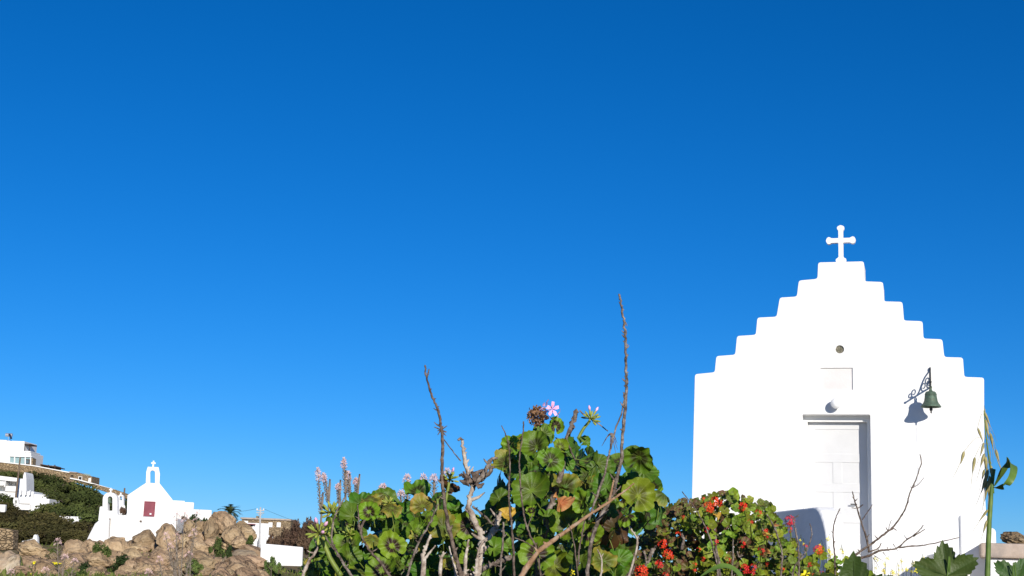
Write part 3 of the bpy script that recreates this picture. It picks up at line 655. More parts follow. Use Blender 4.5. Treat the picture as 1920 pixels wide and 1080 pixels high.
# poles on the slope
for (xt, yt, xb, yb, D_, lab) in ((38, 857, 30.5, 926, 262, 'thin leaning brown telegraph pole in front of the arcaded villa'), (233.8, 915, 231, 950, 240, 'thin grey pole behind the small belfry')):
    b = MB(); p0, p1 = P(xb, yb, D_), P(xt, yt, D_); p0 = p0 + (p0 - p1) * .15
    b.tube([p0, p1], [.2, .13], 8); o = b.build('telegraph_pole', 'pole', None, p0); tag(o, lab, 'pole')

# ------------------------------------------------------------------ boulders
def boulder_mesh(seed):
    rnd = random.Random(seed); bm = bmesh.new(); bmesh.ops.create_icosphere(bm, subdivisions=5, radius=1)
    planes = [(Vector((rnd.uniform(-1, 1), rnd.uniform(-1, 1), rnd.uniform(-.6, 1))).normalized(), rnd.uniform(.6, .86)) for _ in range(13)]
    off = Vector((seed * 3.1, seed * 1.7, 0))
    for v in bm.verts:
        p = v.co.copy()
        for n_, d_ in planes:
            e = p.dot(n_) - d_
            if e > 0: p -= n_ * e * .93
        crk = abs(noise.noise(p * 1.6 + off * 2)); p *= 1 + .14 * noise.noise(p * 1.3 + off) + .08 * noise.noise(p * 3.2 + off) + .045 * noise.noise(p * 7 + off) + .02 * noise.noise(p * 15 + off) - .09 * max(0, 1 - crk * 14)
        v.co = p
    me = bpy.data.meshes.new('boulder'); bm.to_mesh(me); bm.free()
    me.polygons.foreach_set('use_smooth', [True] * len(me.polygons)); return me
BM = []
for k in range(9):
    me = boulder_mesh(k + 1); me.materials.append(M['rock']); BM.append(me)
for k in range(3):
    me = BM[k].copy(); me.materials.clear(); me.materials.append(M['rock_grey']); BM.append(me)
def boulder(px, py, w_, h_, D, label, k=None, group=None, tilt=None, dy=1.0):
    k = random.randrange(9) if k is None else k
    o = bpy.data.objects.new('boulder', BM[k]); col.objects.link(o); p = P(px, py, D); s = D / F_PX / 2 * 1.12
    o.location = p; o.scale = (w_ * s, (w_ + h_) / 2 * s * dy, h_ * s)
    o.rotation_euler = (random.uniform(-.15, .15), R(tilt) if tilt is not None else random.uniform(-.2, .2), random.uniform(-.5, .5))
    tag(o, label, 'boulder', group); return o
hero = [(314, 1009, 46, 50, 158, 'big rounded tan boulder lodged under the hillside church terrace', 0, 0),
        (272, 1014, 36, 36, 160, 'upright tan boulder against the terrace wall below the maroon door', 2, 0),
        (218, 1030, 52, 44, 157, 'dark brown sloping boulder at the foot of the terrace buttress', 3, 35),
        (62, 1030, 58, 27, 118, 'broad flat brown boulder in front of the small peaked white wall', 4, 5),
        (137, 1034, 52, 40, 130, 'large brown humped boulder beside the terrace buttress', 5, -20),
        (60, 1062, 36, 40, 104, 'leaning tan slab boulder under the broad flat boulder', 6, -40),
        (101, 1045, 18, 17, 112, 'small reddish round boulder beside the yellow flowers', 7, 0),
        (10, 1066, 58, 60, 92, 'huge pale lichened rock at the foot of the dry stone wall', 9, 20),
        (82, 1073, 66, 22, 98, 'long low grey slab below the yellow flowers', 10, 4),
        (172, 1026, 30, 26, 150, 'grey brown boulder tucked under the sloping buttress', 8, -15),
        (421, 981, 46, 36, 168, 'rounded boulder crowning the outcrop below the palm', 1, 12),
        (437, 1004, 44, 34, 164, 'smooth tan boulder wedged under the crowning boulder', 0, 15),
        (451, 1017, 28, 22, 161, 'small tan boulder at the lower tip of the crowning stack', 2, -10),
        (354, 986, 20, 24, 168, 'narrow upright boulder beside the outcrop scrub', 3, 0),
        (360, 1002, 24, 16, 165, 'small squat boulder in the middle of the outcrop', 5, 0),
        (394, 997, 24, 44, 166, 'tall split boulder leaning on the crowning boulder', 6, 0),
        (372, 1026, 46, 30, 158, 'cracked tan block in the middle of the outcrop', 4, 4),
        (378, 1051, 52, 30, 152, 'square brown block under the cracked tan block', 7, -3),
        (470, 1036, 56, 26, 150, 'broad brown ledge boulder below the white house', 8, 4),
        (462, 1066, 86, 56, 140, 'massive pale boulder at the foot of the outcrop', 11, 6),
        (412, 1072, 60, 50, 143, 'pitted tan boulder beside the massive pale boulder', 0, -10),
        (338, 1050, 40, 40, 150, 'ochre boulder behind the asphodel cluster', 2, 10),
        (298, 1044, 44, 34, 152, 'wide brown boulder below the big rounded boulder', 3, -8),
        (252, 1044, 44, 24, 150, 'flat brown boulder above the dark scrub', 4, 6),
        (212, 1071, 44, 24, 140, 'rounded grey brown boulder in front of the dark scrub', 5, 0),
        (270, 1074, 60, 26, 138, 'long brown boulder at the edge of the dark scrub', 9, -4),
        (330, 1076, 50, 24, 136, 'dusty boulder beneath the asphodel stems', 10, 0)]
for (px, py, w_, h_, D, lab, k, tl) in hero: boulder(px, py, w_ * 1.1, h_ * 1.1, D, lab, k, None, tl)
for i in range(80):
    px = random.uniform(-40, 485); D = 84 + 62 * random.random()
    x = X(px, 1040, D); z = G(x, D); s = (.25 + .75 * random.random() ** 1.6) * (.5 + D / 160)
    o = bpy.data.objects.new('boulder', BM[random.randrange(9)]); col.objects.link(o)
    o.location = (x, D, z + s * .2); o.scale = (s * random.uniform(.8, 1.6), s, s * random.uniform(.55, .9)); o.rotation_euler = (0, random.uniform(-.3, .3), random.uniform(0, 6))
    tag(o, 'loose brown boulder lying among the scrub of the outcrop', 'boulder', 'loose boulders of the outcrop')
for i in range(34):                      # the outcrop's pile under the crowning boulder
    px = random.uniform(335, 470); py = random.uniform(985, 1075); D = 168 - (py - 985) * .22 + 4
    boulder(px, py, random.uniform(22, 42), random.uniform(18, 34), D, 'broken tan block packed in the outcrop below the palm', None, 'packed blocks of the outcrop')
for i in range(26):
    px = random.uniform(150, 335); py = random.uniform(1020, 1078); D = 162 - (py - 1010) * .3 + 3
    boulder(px, py, random.uniform(20, 44), random.uniform(14, 30), D, 'brown block half buried in the bank below the church terrace', None, 'blocks of the bank')

for i in range(46):
    px = random.uniform(-20, 470); py = random.uniform(1046, 1092); D = 132 - (py - 1040) * .9 + random.uniform(-3, 3)
    boulder(px, py, random.uniform(26, 62), random.uniform(18, 36), D, 'tan boulder in the tumbled rocks at the foot of the bank', None, 'rocks at the foot of the bank')
# ------------------------------------------------------------------ trees and scrub of the slope
def foliage_mesh(name, m, seed, clumps, n, size, flat=.6, spread=1.0):
    rnd = random.Random(seed); b = MB()
    cl = []
    for i in range(clumps):
        a = rnd.uniform(0, 6.283); r_ = math.sqrt(rnd.random()) * .75; zc = rnd.uniform(.25, .95) * (1 - .55 * r_)
        cl.append((Vector((r_ * math.cos(a), r_ * math.sin(a), zc)), rnd.uniform(.2, .42)))
    for i in range(n):
        c, cr = cl[rnd.randrange(clumps)]
        d = Vector((rnd.gauss(0, 1), rnd.gauss(0, 1), rnd.gauss(0, 1))).normalized() * (rnd.random() ** .45) * cr
        d.z *= flat; p = c + d * spread
        nrm = (d.normalized() + Vector((rnd.gauss(0, .6), rnd.gauss(0, .6), rnd.gauss(.3, .6)))).normalized()
        t = nrm.orthogonal().normalized(); t = (Matrix.Rotation(rnd.uniform(0, 6.28), 3, nrm) @ t); u = nrm.cross(t); s = size * rnd.uniform(.6, 1.4)
        b.add([p - t * s * .5, p + u * s * .32, p + t * s * .6, p - u * s * .32], [(0, 1, 2, 3)])
    me = b.build(name, m); mesh = me.data; bpy.data.objects.remove(me); return mesh
def trunk_mesh(seed):
    rnd = random.Random(seed); b = MB(); b.tube([(0, 0, -.25), (.02, .01, .1), (rnd.uniform(-.08, .08), rnd.uniform(-.05, .05), .35), (rnd.uniform(-.15, .15), 0, .7)], [.05, .045, .035, .012], 6)
    for k in range(5):
        a = rnd.uniform(0, 6.28); z = rnd.uniform(.12, .4); b.tube([(0, 0, z), (.22 * math.cos(a), .22 * math.sin(a), z + .12), (.5 * math.cos(a), .5 * math.sin(a), z + .3)], [.03, .022, .008], 5)
    o = b.build('trunk', 'bark_far'); me = o.data; bpy.data.objects.remove(o); return me
CROWN = {k: [foliage_mesh('crown', k, 40 + i, 15, 3600, .085, .55) for i in range(4)] for k in ('juniper', 'juniper_brown')}
TRUNK = [trunk_mesh(i) for i in range(4)]
def tree(px, D, rad, h, kind, label, group, zoff=0, name='juniper_tree'):
    x = X(px, 960, D); z = G(x, D) + zoff; h = max(1.6, Z(px, h, D) - z)
    t = thing(name, label, 'tree', (x, D, z), random.uniform(0, 6.28), group); t.scale = (rad, rad, h)
    o = bpy.data.objects.new('trunk', random.choice(TRUNK)); col.objects.link(o); o.parent = t
    o = bpy.data.objects.new('crown', random.choice(CROWN[kind])); col.objects.link(o); o.parent = t
    return t
gA = 'dark trees on the slope'; lA = 'dense dark green juniper on the slope under the ridge'
for px, D, rad, h in ((64, 298, 4.5, 884), (82, 296, 4.5, 891), (97, 290, 5, 890), (113, 286, 5, 893), (130, 284, 5.5, 897), (150, 280, 5.5, 904), (168, 277, 5.5, 908), (186, 274, 5, 916), (203, 274, 5, 922), (222, 280, 4.5, 926), (8, 300, 4, 876), (-14, 296, 4, 876), (240, 284, 4.5, 936), (150, 300, 3, 907),
                     (68, 276, 4, 900), (84, 272, 4, 903), (100, 262, 5.5, 908), (120, 258, 5.5, 912), (140, 254, 5.5, 918), (160, 250, 5.5, 924), (180, 248, 5.5, 930), (200, 250, 5, 936), (216, 255, 4.5, 936), (58, 282, 3.5, 892), (40, 300, 3.5, 886), (24, 300, 3.5, 884),
                     (100, 240, 4.5, 932), (116, 236, 5, 936), (136, 232, 5, 942), (155, 228, 5, 946), (174, 226, 5, 950), (192, 226, 4.6, 954), (212, 232, 4.5, 952), (234, 240, 4.5, 952), (2, 258, 4, 924), (12, 256, 3, 932)):
    tree(px, D, rad, h, 'juniper', lA, gA)
gB = 'brownish trees at the foot of the slope'; lB = 'brownish green spreading tree at the foot of the slope'
for px, D, rad, h in ((-10, 222, 4.5, 950), (8, 220, 4.5, 948), (24, 218, 4.5, 958), (42, 216, 4.5, 962), (60, 214, 4.5, 964), (74, 212, 4.5, 960), (94, 212, 4.5, 958), (108, 214, 4, 962), (126, 216, 3.5, 978), (140, 214, 3.5, 984), (158, 204, 4.5, 966), (172, 202, 4.2, 970),
                     (36, 196, 4, 968), (56, 194, 4, 968), (76, 192, 4, 970), (96, 190, 4.2, 970), (114, 188, 4, 978), (136, 186, 4, 982), (154, 186, 3.8, 980), (16, 200, 4, 964), (-4, 204, 4, 962), (46, 184, 3.5, 984), (66, 182, 3.5, 986), (86, 180, 3.5, 986), (106, 178, 3.5, 988), (126, 178, 3.5, 990), (144, 178, 3.2, 990), (28, 186, 3.5, 984), (10, 188, 3.5, 982), (60, 204, 4, 968), (84, 202, 4, 968), (104, 202, 4, 968), (14, 240, 3.6, 942), (18, 236, 3, 948)):
    tree(px, D, rad, h, 'juniper_brown', lB, gB)
SCR = {k: [foliage_mesh('foliage', k, 70 + i, 10, 1500, .13, .8) for i in range(3)] for k in ('scrub', 'scrub_dark', 'bare')}
def shrub(px, py, w_, h_, D, kind, label, group=None):
    p = P(px, py + h_ / 2, D); s = D / F_PX
    t = thing('shrub', label, 'shrub', p, random.uniform(0, 6.28), group); t.scale = (w_ * s * .55, w_ * s * .55, h_ * s * 1.05)
    o = bpy.data.objects.new('foliage', random.choice(SCR[kind])); col.objects.link(o); o.parent = t
    b = TRUNK[0]; o = bpy.data.objects.new('stem', b); col.objects.link(o); o.parent = t; return t
for px, py, w_, h_, D, kind, lab in ((187, 1036, 44, 38, 122, 'scrub', 'light green leafy shrub against the terrace buttress'), (240, 1056, 74, 28, 112, 'scrub_dark', 'dark green cushion shrub between the boulders'),
        (165, 1070, 50, 30, 96, 'scrub_dark', 'deep green shrub at the foot of the humped boulder'), (402, 1024, 36, 32, 134, 'scrub', 'yellowish shrub growing out of the outcrop cracks'), (466, 1014, 22, 22, 156, 'scrub', 'small green shrub beside the crowning stack'),
        (366, 973, 26, 18, 174, 'scrub_dark', 'dark shrub on top of the outcrop beside the annex'), (384, 977, 12, 14, 172, 'scrub_dark', 'round dark shrub below the low cottage'), (508, 1060, 34, 34, 112, 'scrub', 'pale green shrub in front of the boundary wall'),
        (40, 1050, 26, 14, 108, 'scrub', 'bright green weeds behind the leaning slab'), (36, 1066, 14, 34, 96, 'scrub', 'tall weeds between the huge lichened rock and the slab'), (100, 1033, 22, 10, 122, 'scrub', 'green weeds beside the small reddish boulder'),
        (240, 953, 20, 24, 178, 'scrub_dark', 'dark shrub in the gap beside the bell gate'), (230, 958, 14, 16, 176, 'bare', 'bare brown bush in front of the tiny belfry'), (425, 1035, 24, 28, 130, 'scrub_dark', 'dark trailing shrub across the outcrop'),
        (345, 975, 14, 16, 172, 'bare', 'brown dry bush at the corner of the annex'), (360, 1062, 40, 28, 100, 'scrub', 'green tuft under the asphodel stems')):
    shrub(px, py, w_, h_, D, kind, lab)
gB = 'bare brown shrubs above the boundary wall'
for px, py, w_, h_, D in ((525, 1012, 50, 44, 170), (560, 1002, 44, 56, 165), (585, 1000, 44, 60, 160), (545, 1018, 46, 36, 150), (575, 1020, 46, 44, 148), (605, 1005, 40, 50, 160), (510, 1016, 26, 30, 172), (630, 1010, 46, 50, 160)):
    shrub(px, py, w_, h_, D, 'bare', 'bare brown twiggy shrub standing above the white boundary wall', gB)
for px, D in ((300, 180), (350, 200), (410, 215), (440, 222), (600, 210), (650, 190), (700, 150), (520, 214), (760, 170), (-60, 180), (-100, 200)):
    x = X(px, 1000, D); shrub(px, 1000, 70, 40, D, random.choice(['scrub', 'scrub_dark']), 'low green scrub bush on the ground behind the boulders', 'scrub bushes on the flat').location.z = G(x, D) - .2
for i in range(44):
    px = random.uniform(-30, 520); D = random.uniform(64, 150); x = X(px, 1040, D); k = random.choice(['scrub', 'scrub', 'scrub_dark'])
    shrub(px, 1050, random.uniform(14, 34), random.uniform(8, 18), D, k, 'low green scrub tuft growing between the loose boulders', 'scrub tufts between the boulders').location = (x, D, G(x, D) - .05)
gc = MB(); gr_ = random.Random(21)
for i in range(4200):
    px = gr_.uniform(-60, 640); D = 58 + 110 * gr_.random(); x = X(px, 1050, D)
    if noise.noise(Vector((x * .12, D * .07, 2))) < -.12: continue
    z = G(x, D); h = gr_.uniform(.12, .5); a = gr_.uniform(0, 6.28); w_ = gr_.uniform(.04, .12); s_ = Vector((math.cos(a), math.sin(a), 0)) * w_; le = Vector((gr_.gauss(0, .15), gr_.gauss(0, .15), h)); p = Vector((x, D, z - .03))
    gc.add([p - s_, p + s_, p + le + s_ * .5, p + le - s_ * .4], [(0, 1, 2, 3)])
tag(gc.build('dry_grass', 'grass'), 'patchy green grass and herbs covering the ground between the boulders', 'grass', kind='stuff')
# ochre stone beside the chapel terrace
o = boulder(1908, 1011, 62, 22, 31, 'ochre lichened boulder beyond the flagstone terrace wall', 4, None, 8)
# yellow spurge cushions
for px, py, w_, D, lab in ((88, 1058, 50, 97, 'strip of bright yellow flowers growing along the grey slab'), (60, 1080, 34, 90, 'second strip of yellow flowers below the grey slab')):
    p = P(px, py, D); t = thing('yellow_flowers', lab, 'flowers', p); b = MB(); b2 = MB(); s = D / F_PX
    for i in range(420):
        q = Vector((random.uniform(-.5, .5) * w_ * s, random.uniform(-.3, .3), random.gauss(.0, .04) + .05)); r_ = random.uniform(.04, .09); a = random.uniform(0, 6.28)
        nn = Vector((random.gauss(0, .6), -.6, random.gauss(.6, .4))).normalized(); t1 = nn.orthogonal().normalized(); t2 = nn.cross(t1)
        (b if i % 5 else b2).add([q + t1 * r_, q + t2 * r_, q - t1 * r_, q - t2 * r_], [(0, 1, 2, 3)])
    b.build('flower_heads', 'yellow_fl', t)
    for i in range(160):
        q = Vector((random.uniform(-.5, .5) * w_ * s, random.uniform(-.3, .3), -.3)); b2.tube([q, q + Vector((random.uniform(-.05, .05), 0, .35))], .012, 3, False)
    b2.build('stalks', 'scrub', t)
# palm
pc = P(431, 963, 186); gz = G(pc.x, 186) - .3
palm = thing('palm_tree', 'short palm tree with drooping fronds behind the crowning boulder', 'palm', (pc.x, pc.y, gz)); hgt = pc.z - gz
b = MB(); b.tube([(0, 0, 0), (.05, 0, hgt * .5), (0, 0, hgt - .05)], [.34, .3, .26], 10, jit=.08); b.build('trunk', 'bark_far', palm)
for k in range(30):
    a = 2 * math.pi * k / 30 + random.uniform(-.1, .1); up = random.choice([.15, .5, .9, 1.25]) + random.uniform(-.1, .1); Lf = random.uniform(1.5, 1.9)
    pts = []; q = Vector((0, 0, hgt)); el = up
    for i in range(9):
        pts.append(q.copy()); q = q + Vector((math.cos(a) * math.cos(el), math.sin(a) * math.cos(el), math.sin(el))) * Lf / 8; el -= .17
    b = MB(); b.tube(pts, [.035 * (1 - i / 10) for i in range(9)], 4)
    sd_ = Vector((-math.sin(a), math.cos(a), 0))
    for i in range(1, 9):
        for f_ in (0, .5):
            if i == 8 and f_: continue
            p0 = pts[i] if not f_ else (pts[i] + pts[i + 1]) / 2; tn = (pts[i] - pts[i - 1]).normalized(); ll = .42 * math.sin(math.pi * (i + .8) / 10.5) + .1
            for s_ in (-1, 1):
                e = p0 + (sd_ * s_ * .8 + tn * .7 + Vector((0, 0, -.15))) * ll; b.add([p0, p0 + tn * .06, e, p0 - tn * .05], [(0, 1, 2), (0, 2, 3)])
    b.build('frond', 'palm', palm)

# ------------------------------------------------------------------ foreground plants
def frame_from(nrm, roll=0):
    n = Vector(nrm).normalized(); up = Vector((0, 0, 1)); x = up.cross(n)
    x = x.normalized() if x.length > 1e-3 else Vector((1, 0, 0)); y = n.cross(x)
    m_ = Matrix((x, y, n)).transposed(); return m_ @ Matrix.Rotation(roll, 3, 'Z')
def leaf_geo(seed, nth=44, rings=(.3, .62, .86, 1.0), lobes=11, depth=.075, cup=.22, wave=.10, sinus=.30, pet=1.1, fold=0):
    """round, shallowly lobed geranium leaf of radius 1 about its petiole; returns verts, faces, uvs"""
    rnd = random.Random(seed); ph = rnd.uniform(0, 6); vs = [(0, 0, 0)]; uv = [(.5, .5)]; fs = []
    a0 = -math.pi / 2 + sinus / 2; span = 2 * math.pi - sinus
    for ri, r in enumerate(rings):
        for k in range(nth + 1):
            t = k / nth; th = a0 + span * t
            edge = 1 - depth * (1 - abs(math.sin(lobes * math.pi * t)) ** .7) - .17 * noise.noise(Vector((math.cos(th) * 1.3, math.sin(th) * 1.3, seed))) - .05 * noise.noise(Vector((t * 26, seed, 0)))
            edge *= 1 - .10 * math.cos(th + math.pi / 2) ** 2 * (math.sin(th) < 0)
            rr = r * (1 + (edge - 1) * r ** 3); x, y = rr * math.cos(th), rr * math.sin(th)
            z = cup * r * r * .9 + wave * r * (math.sin(3 * th + ph) * .45 * r + math.sin(lobes * 2 * math.pi * t + ph) * .18 * r * r + noise.noise(Vector((x * 1.5, y * 1.5, seed))) * 1.5) + fold * abs(x) + .05 * noise.noise(Vector((x * 4, y * 4, seed)))
            vs.append((x, y, z)); uv.append((x * .5 + .5, y * .5 + .5))
    w_ = nth + 1
    for k in range(nth): fs.append((0, 1 + k, 2 + k))
    for ri in range(len(rings) - 1):
        o = 1 + ri * w_
        for k in range(nth): fs.append((o + k, o + w_ + k, o + w_ + k + 1, o + k + 1))
    return vs, fs, uv
def leaf_mesh(name, m, seed, pet=1.3, **kw):
    vs, fs, uv = leaf_geo(seed, **kw); b = MB(); b.add(vs, fs, uv)
    if pet:
        b.cur = 1; rnd = random.Random(seed); s_ = rnd.uniform(-.4, .4)
        b.tube([(0, 0, -.005), (s_ * .2, -.12, -.3), (s_, -.5, -.3 - pet * .5), (s_ * 1.3, -1.1, -.3 - pet)], [.035, .03, .035, .045], 5)
    o = b.build(name, [m, 'petiole'], smooth=True); me = o.data; bpy.data.objects.remove(o); return me
LM = {m: [leaf_mesh('leaf', m, 10 + i, cup=c, wave=w_, fold=f) for i, (c, w_, f) in enumerate(((.22, .36, 0), (.5, .38, 0), (-.3, .4, 0), (.3, .48, .4), (-.5, .42, -.2)))] for m in ('leaf', 'leaf_plain', 'leaf_old', 'leaf_rust', 'leaf_orange')}
LM['withered'] = [leaf_mesh('leaf', m_, 64 + i, cup=-.35, wave=.45, fold=1.3, sinus=.12, depth=.03, pet=.8) for i, m_ in enumerate(('leaf_orange', 'leaf_yellow'))]
def place(me, name, parent, p, nrm, r, roll, org):
    o = bpy.data.objects.new(name, me); col.objects.link(o); o.parent = parent
    o.matrix_local = Matrix.Translation(p - org) @ (frame_from(nrm, roll) @ Matrix.Diagonal((r * random.uniform(.86, 1.12), r * random.uniform(.86, 1.08), r))).to_4x4(); return o
def view(px, py): return (-ray(px, py)).normalized()
def to_ground(p, dx=0, dy=.1): return Vector((p.x + dx, p.y + dy, G(p.x + dx, p.y + dy) - .04))

def umbel(b, c, nrm, R_, nfl, pr, rnd, petals=5):
    """a head of small five-petalled florets on a dome"""
    fm = frame_from(nrm)
    for i in range(nfl):
        ct = 1 - (i + .5) / nfl * 1.15; a = i * 2.399; st = math.sqrt(max(0, 1 - ct * ct)); d = fm @ Vector((st * math.cos(a), st * math.sin(a), ct))
        q = c + d * R_ * rnd.uniform(.8, 1.05); lf = frame_from(d + Vector((rnd.gauss(0, .2), rnd.gauss(0, .2), rnd.gauss(0, .2))), rnd.uniform(0, 6))
        for k in range(petals):
            t = 2 * math.pi * k / petals; e = lambda rr, dt, zz: q + lf @ Vector((rr * math.cos(t + dt) * pr, rr * math.sin(t + dt) * pr, zz * pr))
            b.add([e(.06, 0, 0), e(.6, -.42, .18), e(1.0, -.25, .2), e(1.05, .18, .2), e(.62, .42, .18)], [(0, 1, 2, 3, 4)])

# --- the large-leaved geranium
GD = 3.0
gb = P(960, 1080, 3.15); gbase = Vector((gb.x, 3.15, G(gb.x, 3.15)))
ger = thing('geranium', 'large-leaved zonal geranium bush with woody stems, dark leaf zones and a pink flower', 'geranium', gbase)
hand = [ # px, py, diameter, depth offset, sideways tilt, up tilt, material, mesh
 (958, 838, 44, .10, -.3, .3, 'leaf', 0), (1042, 800, 40, .0, .2, .5, 'leaf', 1), (1018, 815, 42, .08, -.1, .4, 'leaf_plain', 0), (1006, 838, 58, -.02, -.2, .25, 'leaf', 3), (1050, 838, 38, -.02, .2, .2, 'leaf', 1),
 (1032, 864, 52, -.04, .1, .3, 'leaf', 0), (996, 921, 84, -.06, 0, .15, 'leaf_plain', 1), (971, 882, 42, .05, -.2, .3, 'leaf_plain', 2), (1059, 914, 58, .03, .3, .4, 'leaf_old', 3), (1092, 936, 50, -.05, .35, .0, 'leaf_plain', 0),
 (936, 936, 44, .04, -.4, .0, 'leaf_plain', 2), (1026, 970, 38, .02, 0, .6, 'leaf_plain', 3), (1009, 986, 44, .02, 0, .9, 'leaf_plain', 2), (1006, 1040, 78, -.05, .1, .1, 'leaf', 0), (1064, 988, 68, .0, -.1, .3, 'leaf', 1),
 (1104, 1002, 54, -.03, .3, .2, 'leaf', 3), (1094, 828, 34, .06, .5, .2, 'leaf_plain', 0), (1079, 838, 56, .02, 2.2, -.3, 'leaf_plain', 2), (1121, 869, 44, .1, .3, .6, 'leaf_plain', 3), (1136, 912, 60, .02, .25, .3, 'leaf_plain', 1),
 (877, 986, 60, .02, -.1, .35, 'leaf', 0), (843, 992, 56, .04, -.2, .4, 'leaf', 3), (852, 957, 40, .05, .1, .9, 'leaf_plain', 1), (838, 916, 44, .08, .9, 1.2, 'leaf_rust', 3), (1199, 857, 60, .0, .15, .05, 'leaf', 3),
 (1196, 930, 76, -.12, .05, .05, 'leaf', 0), (1206, 884, 60, .06, .2, 1.1, 'leaf_plain', 2), (1246, 926, 58, .04, .6, 1.3, 'leaf_old', 4), (1238, 962, 58, .06, 1.9, .2, 'leaf_plain', 2), (1093, 942, 48, -.08, -.5, 0, 'leaf', 1),
 (1143, 957, 44, .0, .3, -.1, 'leaf_plain', 0), (1152, 992, 80, .14, .2, -.3, 'leaf_rust', 2), (1110, 1008, 50, .0, .2, .3, 'leaf_old', 1), (653, 1024, 56, -.02, -.2, .3, 'leaf', 1), (654, 1044, 50, -.06, .1, .5, 'leaf_plain', 3),
 (735, 1024, 54, -.08, .1, .15, 'leaf', 0), (716, 1070, 62, -.1, .0, .1, 'leaf', 1), (692, 960, 44, .0, .1, .3, 'leaf', 3), (660, 968, 54, .02, -.1, .4, 'leaf_plain', 1), (699, 1012, 44, .0, .2, .6, 'leaf_old', 2),
 (722, 926, 46, .1, .1, 1.5, 'leaf_old', 4), (783, 925, 54, .05, .3, .8, 'leaf', 3), (792, 949, 50, .0, .1, .4, 'leaf_old', 0), (734, 952, 48, .03, .1, .8, 'leaf_old', 2), (804, 976, 32, -.04, .2, .1, 'leaf', 1),
 (782, 996, 24, -.04, .1, 0, 'leaf_plain', 3), (763, 1051, 22, -.04, .1, 0, 'leaf_plain', 0), (738, 988, 44, .08, .3, .3, 'leaf_plain', 4), (695, 936, 56, .08, 0, 1.6, 'leaf_old', 2), (831, 988, 60, .0, .1, .2, 'leaf_old', 0),
 (847, 951, 40, .06, -.2, .5, 'leaf_plain', 0), (600, 1056, 34, .02, -.5, .6, 'leaf_plain', 2), (842, 1060, 34, -.03, .1, .2, 'leaf_old', 1), (630, 1070, 50, .05, -.1, .4, 'leaf_plain', 0), (1051, 944, 42, -.1, .5, .2, 'withered', 0),
 (946, 967, 34, -.1, 1.0, .1, 'withered', 1), (1180, 905, 44, .12, -.3, .6, 'leaf_plain', 3), (620, 1030, 44, .06, -.4, .5, 'leaf_plain', 1), (676, 945, 44, .1, -.2, .9, 'leaf_plain', 3), (700, 1040, 46, .02, .2, .4, 'leaf_plain', 0),
 (790, 1075, 46, .0, .1, .3, 'leaf_plain', 2), (880, 1050, 44, .05, -.1, .3, 'leaf', 1), (1040, 1062, 60, .02, .2, .3, 'leaf', 1), (1090, 1050, 56, .0, -.1, .3, 'leaf_plain', 3), (1130, 1052, 54, .06, .2, .4, 'leaf_old', 0),
 (970, 1062, 44, .03, -.2, .4, 'leaf_plain', 1), (925, 1030, 48, .08, .0, .4, 'leaf_plain', 0), (1160, 1050, 50, .1, .4, .3, 'leaf_plain', 3), (1062, 866, 36, .06, .2, .4, 'leaf_plain', 2), (985, 862, 40, .09, -.2, .4, 'leaf_plain', 1), (940, 865, 36, .12, -.5, .5, 'leaf_rust', 0)]
rg = random.Random(5)
for (px, py, d_, dd, sx, uz, m, k) in hand:
    D = GD + dd; p = P(px, py, D); v = view(px, py); nrm = v + Vector((sx + rg.gauss(0, .26), 0, uz + .18 + rg.gauss(0, .24)))
    place(LM[m][k], 'leaf', ger, p, nrm, d_ * rg.uniform(.44, .54) * D / F_PX, rg.uniform(-.9, .9), gbase)
SIL = [(580, 1085), (592, 1030), (612, 985), (640, 960), (690, 945), (760, 940), (820, 930), (850, 950), (880, 975), (925, 955), (930, 900), (952, 850), (985, 812), (1035, 800), (1070, 812), (1090, 850), (1150, 865), (1190, 850), (1222, 900), (1238, 960), (1180, 1000), (1175, 1085)]
def inside(poly, x, y):
    c = False; n = len(poly)
    for i in range(n):
        (x1, y1), (x2, y2) = poly[i], poly[i - 1]
        if (y1 > y) != (y2 > y) and x < (x2 - x1) * (y - y1) / (y2 - y1) + x1: c = not c
    return c
cnt = 0
while cnt < 170:
    px, py = rg.uniform(575, 1245), rg.uniform(800, 1130)
    if not inside(SIL, px, min(py, 1084)): continue
    D = GD + .08 + .3 * rg.random(); p = P(px, py, D); v = view(px, py)
    nrm = v * .7 + Vector((rg.gauss(0, .6), 0, rg.gauss(.8, .5)))
    m = rg.choice(['leaf', 'leaf', 'leaf_plain', 'leaf_plain', 'leaf_plain', 'leaf_plain', 'leaf_old'])
    place(rg.choice(LM[m]), 'leaf', ger, p, nrm, rg.uniform(12, 27) * D / F_PX, rg.uniform(-3, 3), gbase); cnt += 1
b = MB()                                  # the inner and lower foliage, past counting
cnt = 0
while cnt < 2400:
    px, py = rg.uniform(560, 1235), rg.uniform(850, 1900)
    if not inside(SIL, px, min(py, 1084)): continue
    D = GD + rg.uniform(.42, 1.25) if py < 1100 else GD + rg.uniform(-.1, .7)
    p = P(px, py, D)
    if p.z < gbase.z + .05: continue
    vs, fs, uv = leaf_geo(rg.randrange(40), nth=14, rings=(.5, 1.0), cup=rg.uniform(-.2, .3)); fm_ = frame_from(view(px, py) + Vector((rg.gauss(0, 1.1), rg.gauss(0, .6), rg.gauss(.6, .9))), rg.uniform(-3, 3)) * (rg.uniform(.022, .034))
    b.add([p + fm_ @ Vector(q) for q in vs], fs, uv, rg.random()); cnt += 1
o = b.build('inner_foliage', 'leaf_stuff', ger, gbase, smooth=True); o['kind'] = 'stuff'
